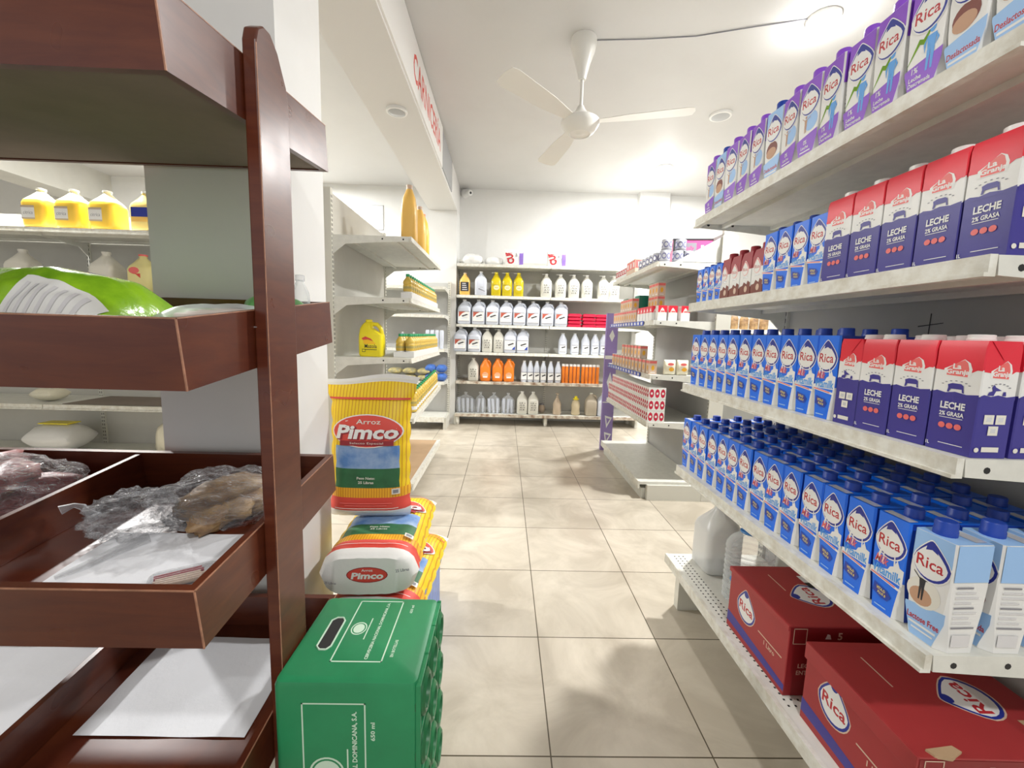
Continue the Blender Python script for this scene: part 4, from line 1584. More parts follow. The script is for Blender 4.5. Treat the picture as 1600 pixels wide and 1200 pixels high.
# top: near end facing the gap, and front row
for i, x in enumerate((1.075, 1.165, 1.235, 1.325, 1.400)):
    P_canp.place((x, 2.89, BZ[0]), 0, 'white can with violet print at the near top end, %s from left' % ORD[i], 'cans on top of the middle shelving')
P_canp.place((1.090, 2.905, BZ[0] + 0.0785), 0, 'white can stacked on another, left one', 'stacked cans')
P_canp.place((1.185, 2.90, BZ[0] + 0.0785), 0, 'white can stacked on another, beside the pink box', 'stacked cans')
for i in range(5):
    P_canp.place((1.06, 2.98 + i * 0.076, BZ[0]), 0.5, 'white can along the aisle edge of the top, %s from the near end' % ORD[i], 'cans along the aisle edge')
for i in range(3):
    P_pbox.place((1.06, 3.40 + i * 0.077, BZ[0]), RA, 'peach box on the top of the middle shelving, %s from the near end' % ORD[i], 'peach boxes')
for i in range(5):
    P_rbox.place((1.06, 3.63 + i * 0.066, BZ[0]), RA, 'small red box on top of the middle shelving, %s from the near end' % ORD[i], 'small red boxes')
t = empty('pink_box', (1.33, 3.07, BZ[0]), R(-8))
tag(t, 'pink and black box behind the cans on the middle shelving', 'box')
b = MB()
b.box(-0.14, 0.14, -0.06, 0.06, 0, 0.185, M_pink)
b.box(-0.142, 0.142, -0.062, 0.062, 0.185, 0.195, M_ink)
a = Art(b, (0, -0.06, 0))
a.poly([(-0.14, 0.0), (-0.115, 0.0), (-0.11, 0.185), (-0.14, 0.185)], M_ink)
a.rect(-0.085, 0.02, 0.02, 0.165, M_grey)
a.disc(-0.03, 0.06, 0.04, 0.03, M_ink, n=14)
a.text('dolly', -0.03, 0.125, 0.075, 0.04, M_pink, bold=0.03, shear=0.2)
a.rect(0.05, 0.07, 0.10, 0.15, M_white)
b.build('box_body', t)

# second level: red packs, peach packs
for i, x in enumerate((1.075, 1.148, 1.235)):
    P_rpk.place((x, 2.885, BZ[1]), 0, 'red and white small milk pack facing the gap, %s from left' % ORD[i], 'small red milk packs facing the gap')
for i in range(5):
    P_rpk.place((1.05, 2.945 + i * 0.066, BZ[1]), RA, 'red and white small milk pack on the aisle edge, %s from near end' % ORD[i], 'small red milk packs on the aisle edge')
for i in range(10):
    P_peach.place((1.05, 3.30 + i * 0.067, BZ[1]), RA, 'peach juice pack on second level, lower layer, %s from near end' % ORD[i], 'peach juice packs on the second level')
for i in range(5):
    P_peach.place((1.05, 3.42 + i * 0.067, BZ[1] + 0.097), RA, 'peach juice pack on second level, upper layer, %s from near end' % ORD[i], 'peach juice packs on the second level, upper layer')
for i in range(3):
    P_peach.place((1.16, 3.16 + i * 0.067, BZ[1]), RA, 'peach juice pack in the pile at back, lower, %s from near end' % ORD[i], 'piled juice packs')
    P_peach.place((1.16, 3.16 + i * 0.067, BZ[1] + 0.097), RA, 'peach juice pack in the pile at back, middle, %s from near end' % ORD[i], 'piled juice packs')
    P_peach.place((1.16, 3.16 + i * 0.067, BZ[1] + 0.194), RA, 'peach juice pack in the pile at back, top, %s from near end' % ORD[i], 'piled juice packs')
b = MB()
b.box(-0.06, 0.06, -0.05, 0.05, 0, 0.12, mat('dark_green_pack', (0.01, 0.20, 0.13), 0.4))
gb = b.build('green_box')
a = None
P_gb = Proto(gb, 'box')
P_gb.place((1.13, 3.45, BZ[1] + 0.098), RA, 'dark green box behind the upper peach packs, near one', 'dark green boxes')
P_gb.place((1.13, 3.80, BZ[1] + 0.098), RA, 'dark green box behind the upper peach packs, far one', 'dark green boxes')
for (x, z, lab) in ((1.13, BZ[1], 'near'), ):
    pass
for yy in (3.45, 3.80):
    P_gb.place((1.135, yy, BZ[1] - 0.0 + 0.0), RA, 'dark green box lowest behind peach packs, %s one' % ('near' if yy < 3.6 else 'far'), 'dark green boxes', sc=0.80)

# third level: long row of packs, an upper row, bags
for i in range(12):
    P_peach.place((1.05, 2.93 + i * 0.086, BZ[2]), RA, 'peach juice pack on third level, lower row, %s from near end' % ORD[i], 'peach juice packs on the third level')
for i in range(6):
    P_peach.place((1.05, 3.14 + i * 0.086, BZ[2] + 0.097), RA, 'peach juice pack on third level, upper row, %s from near end' % ORD[i], 'peach juice packs on the third level, upper row')


def snack_bag(loc, label, m1, m2):
    t = empty('snack_bag', loc)
    tag(t, label, 'snack bag', 'snack bags on the third level')
    b = MB()
    b.rloft([(0.0, 0.038, 0.004, 0.003), (0.01, 0.040, 0.016, 0.012), (0.05, 0.040, 0.024, 0.02), (0.09, 0.040, 0.014, 0.01), (0.105, 0.040, 0.002, 0.002)], M_creambag)
    a = Art(b, (0, -0.025, 0))
    a.disc(0, 0.075, 0.022, 0.010, m1, n=10)
    a.disc(0.006, 0.040, 0.018, 0.014, m2, n=10)
    b.build('bag_body', t, smooth=50)


snack_bag((1.155, 2.87, BZ[2]), 'cream snack bag facing the gap, left one of two', M_redlt, M_sacko)
snack_bag((1.245, 2.87, BZ[2]), 'cream snack bag facing the gap, right one next to blue cartons', M_redlt, M_sacko)

# strip of price tags on the aisle edges
for (zz, nm_) in ((BZ[1], 'second'), (BZ[2], 'third')):
    b = MB()
    b.box(BX - 0.009, BX - 0.0065, 3.02, 3.96, zz - 0.034, zz - 0.002, M_bluedk)
    for q in range(12):
        b.box(BX - 0.0098, BX - 0.009, 3.04 + q * 0.077, 3.08 + q * 0.077, zz - 0.028, zz - 0.008, M_silver)
    tag(b.build('price_strip'), 'dark blue price strip along the %s level of the middle shelving' % nm_, 'price strip')

# fourth level: red multipacks three layers
for L_, n_ in ((0, 9), (1, 9), (2, 8)):
    for i in range(n_):
        P_tray.place((1.075, 2.905 + i * 0.1235, BZ[3] + L_ * 0.0825), RA, 'red and white multipack, %s layer, %s from the near end' % (['bottom', 'middle', 'top'][L_], ORD[i]), 'red multipacks on the fourth level')

# C stock: brown jars
t = None
P_jar = Proto(lathe_thing('brown_jar', 'jar', 'x', (0, 0, 0), [('jar_body', [(0.03, 0), (0.034, 0.01), (0.034, 0.085), (0.026, 0.1)], M_brownroot), ('lid', [(0.028, 0.1), (0.028, 0.125)], M_tan)]), 'jar')
for i in range(5):
    P_jar.place((1.79 + i * 0.083, 3.40, 1.241), 0, 'brown jar glimpsed behind the milk shelves, %s from left' % ORD[i], 'brown jars behind')
b = MB()
b.box(1.80, 2.35, 3.40, 3.62, 0.802, 0.98, M_brown)
tag(b.build('brown_box'), 'dark brown box glimpsed in the gap below eye level behind milk shelves', 'box')

# ------------------------------------------------------------------ D shelf stock (oil)


def juice_tall(loc, label, m_, h=0.36, hw=0.045):
    t = empty('juice_bottle', loc)
    tag(t, label, 'juice bottle', 'juice bottles on the oil shelving')
    b = MB()
    b.rloft([(0, hw * 0.9, hw * 0.9, 0.02), (0.01, hw, hw, 0.02), (h * 0.55, hw, hw, 0.02), (h * 0.62, hw * 0.93, hw * 0.93, 0.02), (h * 0.78, hw * 0.82, hw * 0.82, 0.03), (h * 0.9, hw * 0.5, hw * 0.5, 0.04), (h * 0.93, hw * 0.42, hw * 0.42, 0.04)], m_)
    b.build('bottle_body', t, smooth=50)
    b = MB()
    b.lathe([(hw * 0.42, h * 0.93), (hw * 0.42, h * 0.97), (hw * 0.45, h * 0.972), (hw * 0.45, h)], M_peach if m_ is M_juice else M_orange, seg=14)
    b.build('cap', t, smooth=40)


juice_tall((-0.652, 2.86, 1.7365), 'tall orange juice bottle on top of the oil shelving, nearest one', M_juice, 0.36, 0.048)
juice_tall((-0.650, 3.18, 1.7365), 'tall orange juice bottle on top of the oil shelving, second one', M_juice, 0.32)
juice_tall((-0.650, 3.30, 1.7365), 'tall orange juice bottle on top of the oil shelving, farthest one', M_juice2, 0.30)

t = empty('oil_bottle')
b = MB()
b.lathe([(0.024, 0.0), (0.030, 0.004), (0.030, 0.035), (0.0275, 0.042), (0.030, 0.05), (0.030, 0.085), (0.0275, 0.09), (0.030, 0.095), (0.029, 0.11), (0.016, 0.128), (0.0115, 0.135), (0.0115, 0.142)], M_oil, seg=14)
b.build('bottle_body', t, smooth=50)
b = MB()
b.lathe([(0.0305, 0.060), (0.0305, 0.075), ], mat('olive_print', (0.40, 0.33, 0.10), 0.5), seg=14, cap=False)
b.lathe([(0.0310, 0.018), (0.0310, 0.042)], M_white, seg=14, cap=False)
b.build('label_band', t, smooth=60)
b = MB()
b.lathe([(0.0135, 0.138), (0.0135, 0.152), (0.012, 0.155)], M_green, seg=12)
b.build('cap', t, smooth=40)
P_oil = Proto(t, 'oil bottle')


def oil_pack(loc, rz, ny, nx, label, zt, grp, tilt=0.0):
    t = None
    for j in range(nx):
        for i in range(ny):
            lx, ly = i * 0.0635, j * 0.064
            p = Vector((lx, ly, lx * math.sin(tilt)))
            w = Matrix.Rotation(rz, 4, 'Z') @ p
            P_oil.place((loc[0] + w.x, loc[1] + w.y, loc[2] + w.z), rz, 'oil bottle with green cap on the %s, %s, %s from near end' % (label, ['front row', 'back row'][j], ORD[i]), grp)


oil_pack(Dp(0.06, 0.035, 1.3595), RD, 16, 1, 'second oil shelf', 0, 'oil bottles on the second oil shelf')
oil_pack(Dp(0.12, 0.035, 0.9765), RD, 16, 2, 'third oil shelf', 0, 'oil bottles on the third oil shelf')
oil_pack(Dp(0.20, 0.035, 0.589), RD, 15, 1, 'tilted low shelf', 0, 'oil bottles on the tilted low shelf', R(4))
# white carton trays around the oil rows
for (lx, n_, z, nm_, tl) in ((0.025, 16, 1.3595, 'second', 0), (0.085, 16, 0.9765, 'third', 0)):
    b = MB()
    L_ = n_ * 0.0635 + 0.006
    d_ = 0.070 if nm_ == 'second' else 0.135
    for (x0, x1, y0, y1) in ((lx, lx + L_, 0.0015, 0.003), (lx, lx + L_, d_, d_ + 0.0015), (lx, lx + 0.0015, 0.003, d_), (lx + L_ - 0.0015, lx + L_, 0.003, d_)):
        b.box(x0, x1, y0, y1, 0.0, 0.036, M_white)
    o = b.build('carton_tray')
    o.location = (DX, DY, z)
    o.rotation_euler = (0, 0, RD)
    tag(o, 'white cardboard tray around the oil bottles on the %s oil shelf' % nm_, 'tray')

# yellow oil jug
t = empty('yellow_oil_jug', Dp(0.11, 0.285, 0.9765), 0)
tag(t, 'bright yellow cooking oil jug standing alone on the oil shelving', 'oil jug')
b = MB()
b.rloft([(0, 0.070, 0.040, 0.02), (0.012, 0.078, 0.046, 0.02), (0.10, 0.079, 0.046, 0.02), (0.145, 0.077, 0.044, 0.02)], M_yel)
b.rloft([(0.145, 0.077, 0.044, 0.02), (0.185, 0.040, 0.040, 0.02, -0.030, 0), (0.205, 0.034, 0.034, 0.02, -0.026, 0), (0.222, 0.026, 0.026, 0.02, -0.020, 0), (0.228, 0.02, 0.02, 0.02, -0.018, 0)], M_yel)
b.tube([(0.0, 0, 0.214), (0.035, 0, 0.212), (0.056, 0, 0.19), (0.064, 0, 0.165), (0.068, 0, 0.135)], [0.014, 0.014, 0.014, 0.013, 0.013], M_yel, seg=10)
a = Art(b, (0, -0.046, 0))
a.poly([(-0.055, 0.118), (-0.030, 0.132), (0.005, 0.118), (0.022, 0.100), (-0.012, 0.112), (-0.045, 0.108)], M_sackr)
a.poly([(-0.045, 0.106), (-0.012, 0.110), (0.022, 0.098), (0.040, 0.085), (-0.040, 0.082)], mat('label_sun', (0.95, 0.55, 0.02), 0.4))
a.text('Mazola', 0.005, 0.069, 0.080, 0.026, M_ink, bold=0.01)
a.rect(-0.03, 0.045, 0.044, 0.048, M_ink)
a.frame(-0.052, -0.030, 0.030, 0.050, 0.003, M_ink)
b.build('jug_body', t, smooth=50)
b = MB()
b.lathe([(0.022, 0.222), (0.022, 0.240), (0.018, 0.243)], M_yel, Tr(-0.018, 0, 0), seg=14)
b.build('cap', t, smooth=40)

# E stock: dark bottles, pasta bags, white cups
b = MB()
b.rloft([(0, 0.03, 0.03, 0.008), (0.14, 0.03, 0.03, 0.008), (0.165, 0.018, 0.02, 0.008)], M_violet, n=2)
pb = b.build('purple_bottle', smooth=50)
b = MB()
b.lathe([(0.012, 0.165), (0.012, 0.185)], M_white, seg=10)
b.build('cap', pb)
P_pb = Proto(pb, 'bottle')
for i, x in enumerate((-1.19, -1.06)):
    P_pb.place((x, 4.87, 0.9565), 0, 'dark purple bottle on the far corner shelving, %s one' % ['left', 'right'][i], 'dark purple bottles')
P_wb = Proto(lathe_thing('white_cup_stack', 'cup stack', 'x', (0, 0, 0), [('cup_stack', [(0.018, 0), (0.024, 0.10), (0.024, 0.2), (0.018, 0.215)], M_jug)]), 'cup stack')
for i in range(4):
    P_wb.place((-0.90 + i * 0.055, 4.86, 0.9565), 0, 'stack of white cups on the far corner shelving, %s from left' % ORD[i], 'stacks of white cups')


def pillow(name, loc, label, m_, w, d, h, rz=0, rx=0, cat='bag', group=None, m2=None):
    t = empty(name, loc, rz, rx)
    tag(t, label, cat, group)
    b = MB()
    rings = []
    for k in range(9):
        u = k / 8
        s = math.sin(PI * min(1, max(0, (u * 0.94 + 0.03)))) ** 0.45
        rings.append((u, s))
    rr = []
    for u, s in rings:
        y = (u - 0.5) * d
        ring = []
        for q in range(14):
            an = 2 * PI * q / 14
            cx = math.copysign(abs(math.cos(an)) ** 0.7, math.cos(an))
            ring.append((cx * w / 2 * (0.9 + 0.1 * s), y, h / 2 + math.sin(an) * h / 2 * s * (1 + 0.1 * noise.noise(Vector((q, u * 5, loc[0] * 9))))))
        rr.append(ring)
    b.loft(rr, m_)
    b.build('bag_body', t, smooth=60)
    if m2:
        b = MB()
        b.prism([(-w * 0.3, -d * 0.22), (w * 0.3, -d * 0.22), (w * 0.3, d * 0.22), (-w * 0.3, d * 0.22)], h * 0.97, h * 1.0, m2)
        b.build('bag_label', t)
    return t


for i in range(3):
    for q in range(2):
        pillow('pasta_bag', (-1.28 + i * 0.17, 4.90, 0.577 + q * 0.075), 'yellow pasta bag on the far corner shelving, %s layer, %s from left' % (['lower', 'upper'][q], ORD[i]), M_pasta, 0.16, 0.16, 0.072, group='pasta bags')
for i in range(2):
    for q in range(2):
        pillow('blue_bag', (-0.865 + i * 0.128, 4.90, 0.577 + q * 0.10), 'blue bag on the far corner shelving, %s layer, %s one' % (['lower', 'upper'][q], ['left', 'right'][i]), M_bluebag, 0.124, 0.16, 0.095, group='blue bags')

# ------------------------------------------------------------------ rice sacks


def sack(name, loc, label, w, h, t_, standing=True, rz=0, rx=0, bottom_logo=False, ry=0, grp=None, flare=1.1):
    root = empty(name, loc, rz, rx, ry)
    tag(root, label, 'rice sack', grp)
    nu, nv = 20, 44

    def half(v):
        if standing:
            T = t_ / 2 * min(1, (0.25 + v / 0.08)) * (1 - max(0, (v - 0.55) / 0.40) ** 1.6 * 0.93) if v < 0.95 else t_ / 2 * 0.06
            Wd = w / 2 * (1.0 - 0.04 * math.sin(PI * v) + max(0, v - 0.82) * (flare - 1) / 0.18)
        else:
            T = t_ / 2 * min(1.0, 0.80 + 4 * v) * (1 if v < 0.7 else 1 - ((v - 0.7) / 0.3) ** 2 * 0.8)
            Wd = w / 2 * min(1.0, 0.93 + 1.5 * v)
        return max(T, 0.003), Wd

    def P(u, v, off, side=-1):
        """u in -1..1 across, v in 0..1"""
        T, Wd = half(v)
        k = max(0.0, 1 - abs(u) ** (3.2 if standing else 4.5)) ** 0.55
        wr = 0.0025 * noise.noise(Vector((u * 4, v * 7, 1.7 + loc[2] * 9)))
        edge = 0.006 * math.sin(v * 23) * abs(u) ** 4
        z = v * h + (0.012 * math.sin(u * 2.6 + 0.5) * max(0, v - 0.85) / 0.15)
        return Vector((u * Wd + math.copysign(edge, u) * (1 if abs(u) > 0.5 else 0), side * (T * k + wr * min(1, k * 3) + off), z))

    def bandm(u, v):
        if v > 0.945 or v < 0.045 or abs(u) > 0.95:
            return M_sackw
        if v < 0.16:
            return M_sackr if v > 0.07 else M_sackw
        if v < 0.235:
            return M_sacko
        if abs(u) < 0.80 and v < 0.52:
            return M_sackg if v < 0.375 else M_sackb
        return M_sacky
    b = MB()
    front = []
    vs = []
    for side in (-1, 1):
        for j in range(nv + 1):
            for i in range(nu + 1):
                vs.append(tuple(P(-1 + 2 * i / nu, j / nv, 0, side)))
    b.v = vs
    N = (nu + 1) * (nv + 1)
    for s in (0, 1):
        for j in range(nv):
            for i in range(nu):
                a_ = s * N + j * (nu + 1) + i
                q = (a_, a_ + 1, a_ + nu + 2, a_ + nu + 1)
                b.f.append(q if s == 0 else tuple(reversed(q)))
                v = (j + 0.5) / nv
                u = -1 + 2 * (i + 0.5) / nu
                b.fm.append(b.mi(bandm(u if s == 0 else 1, v)))
    # bottom and top closing
    for j in (0, nv):
        for i in range(nu):
            a_ = j * (nu + 1) + i
            q = (a_, a_ + 1, N + a_ + 1, N + a_)
            b.f.append(tuple(reversed(q)) if j == 0 else q)
            b.fm.append(b.mi(M_sackw))
    art = Art(b, fn=lambda u, v, off: P(u / (w / 2), v / h, off * 12 + 0.0006, -1))
    s = w / 0.31
    # crest
    zc = 0.625 * h
    art.disc(0, zc, 0.137 * s, 0.064 * s, M_white, n=28, rings=6)
    art.disc(0, zc, 0.132 * s, 0.060 * s, M_sackr, n=28, rings=6)
    art.grid(-0.105 * s, 0.105 * s, zc - 0.055 * s, zc - 0.036 * s, M_sackdr, nu=14, nv=2)
    art.text('Selecto Especial', 0, zc - 0.046 * s, 0.13 * s, 0.010 * s, M_cream)
    art.text('Arroz', 0.005 * s, zc + 0.036 * s, 0.095 * s, 0.018 * s, M_cream, bold=0.01)
    art.text('Pimco', 0.005 * s, zc - 0.006 * s, 0.245 * s, 0.056 * s, M_sackdr, bold=0.06, shear=0.15)
    art.text('Pimco', 0.0, zc - 0.003 * s, 0.242 * s, 0.053 * s, M_white, bold=0.035, shear=0.15)
    art.text('Peso Neto:', 0.0, 0.300 * h, 0.070 * s, 0.010 * s, M_cream, bold=0.02)
    art.text('25 Libras', 0.0, 0.270 * h, 0.060 * s, 0.010 * s, M_cream, bold=0.02)
    art.grid(-0.15 * s, 0.15 * s, 0.842 * h, 0.856 * h, M_sackr, nu=16, nv=1)
    art.grid(-0.10 * s, 0.10 * s, 0.120 * h, 0.126 * h, M_redlt, nu=12, nv=1)
    art.grid(-0.08 * s, 0.08 * s, 0.105 * h, 0.110 * h, M_redlt, nu=12, nv=1)
    art.grid(-0.12 * s, 0.12 * s, 0.085 * h, 0.089 * h, M_white, nu=12, nv=1)
    art.grid(0.098 * s, 0.126 * s, 0.185 * h, 0.225 * h, M_cream, nu=3, nv=2)
    art.grid(0.103 * s, 0.121 * s, 0.193 * h, 0.217 * h, M_grey, nu=3, nv=2)
    if bottom_logo:
        ba = Art(b, (0, 0, 0), (1, 0, 0), (0, -1, 0), (0, 0, -1))
        ba.disc(0.0, 0.005, 0.066 * s, 0.026, M_sackdr, n=22)
        ba.disc(0.0, 0.005, 0.063 * s, 0.0235, M_sackr, n=22)
        ba.text('Arroz', 0, 0.020, 0.035, 0.008, M_white, bold=0.02)
        ba.text('Pimco', 0, 0.002, 0.100, 0.022, M_white, bold=0.04, shear=0.15)
        ba.text('25 Libras', 0.108, 0.020, 0.042, 0.010, M_grey, bold=0.02, rot=0.15)
        ba.text('25 Libras', -0.112, -0.02, 0.035, 0.008, M_grey, bold=0.01, rot=-0.1)
    b.build('sack_body', root, smooth=60)
    if standing:
        b = MB()
        b.loft([[tuple(P(-1 + 2 * i / nu, 0.965 + dv, 0.0015, sd) + Vector((0, 0, 0))) for sd, dv in ((-1, 0), (-1, 0.012), (1, 0.012), (1, 0))] for i in range(nu + 1)], M_cream)
        b.build('seam', root, smooth=60)
    return root


sack('rice_sack', (-0.485, 1.49, 0.466), 'upright yellow rice sack standing on top of the sack pile', 0.290, 0.515, 0.125, True, rz=R(2), rx=R(-4), flare=1.18)
RXL = R(-90)
lay = [('flat rice sack directly under the upright one', -0.410, 1.215, 0.388, R(3), R(-3)),
       ('flat rice sack second below the upright one, behind the green crate', -0.400, 1.195, 0.238, R(-2), 0),
       ('flat rice sack at the bottom of the pile on the floor', -0.405, 1.19, 0.085, R(1), 0)]
for i, (lb, x, y, z, rz_, ry_) in enumerate(lay):
    t_ = 0.150 if i == 0 else 0.142
    # local z -> +y, local -y -> +z
    o = sack('rice_sack', (x, y, z), lb, 0.298, 0.56, t_, False, rz=0, rx=0, bottom_logo=True, grp=None)
    o.rotation_euler = (RXL, 0, rz_)
b = MB()
b.prism([(0.0, 0.0), (0.012, 0.0), (0.012, 0.35), (0.0, 0.40)], 0.0, 0.26, M_bluebag)
o = b.build('blue_sack')
o.location = (-0.262, 1.30, 0.0)
tag(o, 'blue folded sack edge beside the bottom of the rice pile', 'sack')

# ------------------------------------------------------------------ green crate
t = empty('beer_crate', (-0.3, 0.885, 0.0))
tag(t, 'green plastic bottle crate standing on end in the left foreground', 'crate')
cw, cd, ch = 0.288, 0.270, 0.455
b = MB()
rings = []
b.rloft([(0.0, cw / 2 - 0.006, cd / 2 - 0.006, 0.012), (0.008, cw / 2, cd / 2, 0.014), (ch - 0.014, cw / 2, cd / 2, 0.014), (ch - 0.005, cw / 2 - 0.003, cd / 2 - 0.003, 0.014), (ch, cw / 2 - 0.012, cd / 2 - 0.012, 0.014)], M_crate, n=4)
# top face art (viewer reads it from the left: text runs away from us)
a = Art(b, (0, 0, ch), (0, 1, 0), (-1, 0, 0), (0, 0, 1))
# u = +y (away), v = -x (left)
a.frame(-0.085, 0.115, -0.058, 0.052, 0.003, M_crprint)
a.disc(0.015, 0.024, 0.021, 0.018, M_crprint, n=20)
a.disc(0.015, 0.024, 0.018, 0.0155, M_crate, n=20)
a.disc(0.015, 0.024, 0.015, 0.0125, M_crprint, n=20)
a.rect(-0.02, 0.05, 0.001, 0.0035, M_crprint)
a.text('CERVECERIA NACIONAL DOMINICANA, S.A.', 0.015, -0.022, 0.185, 0.0085, M_crprint, bold=0.03)
a.text('EN BOTELLAS', -0.045, -0.074, 0.05, 0.007, M_crprint, bold=0.03)
a.text('650 ml', 0.085, -0.084, 0.03, 0.007, M_crprint, bold=0.03)
hh = [(-0.052, 0.073), (-0.052, 0.087), (-0.042, 0.097), (0.040, 0.097), (0.050, 0.087), (0.050, 0.073), (0.040, 0.066), (-0.042, 0.066)]
a.poly(list(reversed(hh)), M_dark)
# front face art: text turned to read upwards
a = Art(b, (0, -cd / 2, 0))
a.frame(-0.088, 0.040, 0.10, 0.408, 0.003, M_crprint)
a.disc(-0.040, 0.250, 0.036, 0.036, M_crprint, n=26)
a.disc(-0.040, 0.250, 0.032, 0.032, M_crate, n=26)
a.disc(-0.040, 0.250, 0.028, 0.028, M_crprint, n=26)
a.rect(0.001, 0.004, 0.195, 0.305, M_crprint)
a.text('CERVECERIA NACIONAL DOMINICANA, S.A.', 0.018, 0.255, 0.27, 0.012, M_crprint, bold=0.03, rot=PI / 2)
a.text('650 ml', 0.054, 0.345, 0.042, 0.009, M_crprint, bold=0.03, rot=PI / 2)
b.build('crate_body', t, smooth=30)
# rim of the handle hole
b = MB()
hz = [(u, v) for u, v in hh]
b.tube([(-v, u, ch + 0.0005) for u, v in hz + hz[:1]], 0.0022, M_crprint, seg=6)
b.build('handle_rim', t, smooth=60)
# right side: open moulded bottle cells
b = MB()
X0 = cw / 2
for j in range(3):
    for i in range(4):
        cy = -cd / 2 + 0.045 + j * 0.09
        cz = 0.06 + i * 0.112
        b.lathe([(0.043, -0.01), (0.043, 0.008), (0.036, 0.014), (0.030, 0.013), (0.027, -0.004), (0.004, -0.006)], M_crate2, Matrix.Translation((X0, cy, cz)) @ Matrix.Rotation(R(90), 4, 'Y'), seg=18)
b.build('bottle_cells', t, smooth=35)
b = MB()
for i in range(5):
    zz = 0.004 + i * 0.1095
    b.box(X0 - 0.004, X0 + 0.006, -cd / 2 + 0.004, cd / 2 - 0.004, max(0.003, zz - 0.003), zz + 0.003, M_crate)
for j in range(4):
    yy = -cd / 2 + 0.004 + j * 0.0873
    b.box(X0 - 0.004, X0 + 0.006, yy - 0.003, yy + 0.003, 0.004, ch - 0.008, M_crate)
b.build('cell_ribs', t, bevel=0.001)

# ------------------------------------------------------------------ wooden rack
RXX = -0.470            # right side plane of the trays
TY0, TDEP, TH = 0.605, 0.528, 0.108
TILT = math.atan(0.062 / 0.525)
TL = 1.45               # tray length to the left
rack = empty('wooden_rack', (RXX - TL / 2, 0.86, 0))
tag(rack, 'dark red varnished wooden rack with tilted trays in the left foreground', 'display rack')


def tray(ztop, dividers=(), hgt=TH, under=M_ply):
    """ztop = height of the front top edge"""
    T = Matrix.Translation((RXX - rack.location.x, TY0 - rack.location.y, ztop)) @ Matrix.Rotation(TILT, 4, 'X')
    b = MB()
    th = 0.015
    b.box(-TL, -th, 0, th, -hgt, 0, M_wood, T)
    b.box(-TL, -th, TDEP - th, TDEP, -hgt, 0, M_wood, T)
    b.box(-th, 0, 0, TDEP, -hgt, 0, M_wood, T)
    b.box(-TL, -TL + th, th, TDEP - th, -hgt, 0, M_wood, T)
    o = b.build('tray_frame', rack)
    b = MB()
    b.box(-TL + th, -th, th, TDEP - th, -hgt + 0.004, -hgt + 0.012, M_wood, T)
    b.box(-TL + th, -th, th, TDEP - th, -hgt + 0.003, -hgt + 0.004, under, T)
    b.build('tray_bottom', o)
    # worn light edge along the front corner and top
    b = MB()
    b.box(-TL, 0.0006, -0.0006, 0.0016, -0.0014, 0.0006, M_wood_edge, T)
    b.box(-0.0016, 0.0006, -0.0006, 0.0016, -hgt, 0.0, M_wood_edge, T)
    b.box(-0.0016, 0.0006, 0.0, TDEP, -0.0012, 0.0006, M_wood_edge, T)
    b.build('worn_edge', o)
    for x in dividers:
        b = MB()
        b.box(x - 0.007, x + 0.007, th, TDEP - th, -hgt + 0.012, -0.004, M_wood, T)
        b.build('divider', o, bevel=0.001)
    return o, T


tray(1.600)
tray(1.159)
tray(0.741, dividers=(-0.520,))
tray(0.322, dividers=(-0.500,))
for px in (RXX + 0.0005, RXX - TL - 0.0255):
    b = MB()
    lx = px - rack.location.x
    oy = -rack.location.y
    T = Matrix(((0, 0, 1, lx), (1, 0, 0, oy), (0, 1, 0, 0), (0, 0, 0, 1)))
    b.prism([(0.790, 0), (0.897, 0), (0.897, 1.585), (0.890, 1.618), (0.862, 1.665), (0.838, 1.684), (0.815, 1.682), (0.797, 1.668), (0.790, 1.645)], 0, 0.025, M_wood, T)
    pst = b.build('post', rack, bevel=0.003)
    b = MB()
    b.box(0.0243, 0.0256, 0.7895, 0.7912, 0.0, 1.64, M_wood_edge, Matrix.Translation((lx, oy, 0)))
    b.build('worn_edge', pst)

# things in the trays ------------------------------------------------


def tray_pt(x, s, ztop, up=0.0):
    """point on the tray floor: x world, s distance from the front along the tray"""
    zf = -TH + 0.0125 + up
    y = TY0 + s * math.cos(TILT) - zf * math.sin(TILT)
    z = ztop + s * math.sin(TILT) + zf * math.cos(TILT)
    return (x, y, z)


def sheet(name, loc, w, d, label, seed=0, m_=None, amp=0.004):
    b = MB()
    nx, ny = 16, 14
    vs = []
    for k in (0, 1):
        for j in range(ny + 1):
            for i in range(nx + 1):
                x = (i / nx - 0.5) * w
                y = (j / ny - 0.5) * d
                z = amp * (noise.noise(Vector((x * 9, y * 9, seed))) + 0.6) + 0.0006 * k
                vs.append((x, y, max(0.0002, z)))
    N = (nx + 1) * (ny + 1)
    fs = []
    for j in range(ny):
        for i in range(nx):
            q = j * (nx + 1) + i
            fs.append((q + N, q + 1 + N, q + nx + 2 + N, q + nx + 1 + N))
            fs.append((q, q + nx + 1, q + nx + 2, q + 1))
    b.add(vs, fs, m_ or M_paper)
    o = b.build(name, smooth=60)
    o.location = loc
    o.rotation_euler = (TILT, 0, 0)
    tag(o, label, 'paper sheet')
    return o


sheet('paper_sheet', tray_pt(-0.675, 0.155, 0.741), 0.36, 0.26, 'white paper lining the tray with bagged roots', 1)
sheet('paper_sheet', tray_pt(-0.735, 0.335, 0.322), 0.37, 0.26, 'white paper on the floor of the lowest tray', 2)
sheet('paper_sheet', tray_pt(-1.22, 0.26, 0.322), 0.42, 0.42, 'grey white paper left of the divider in the lowest tray', 3, amp=0.003)

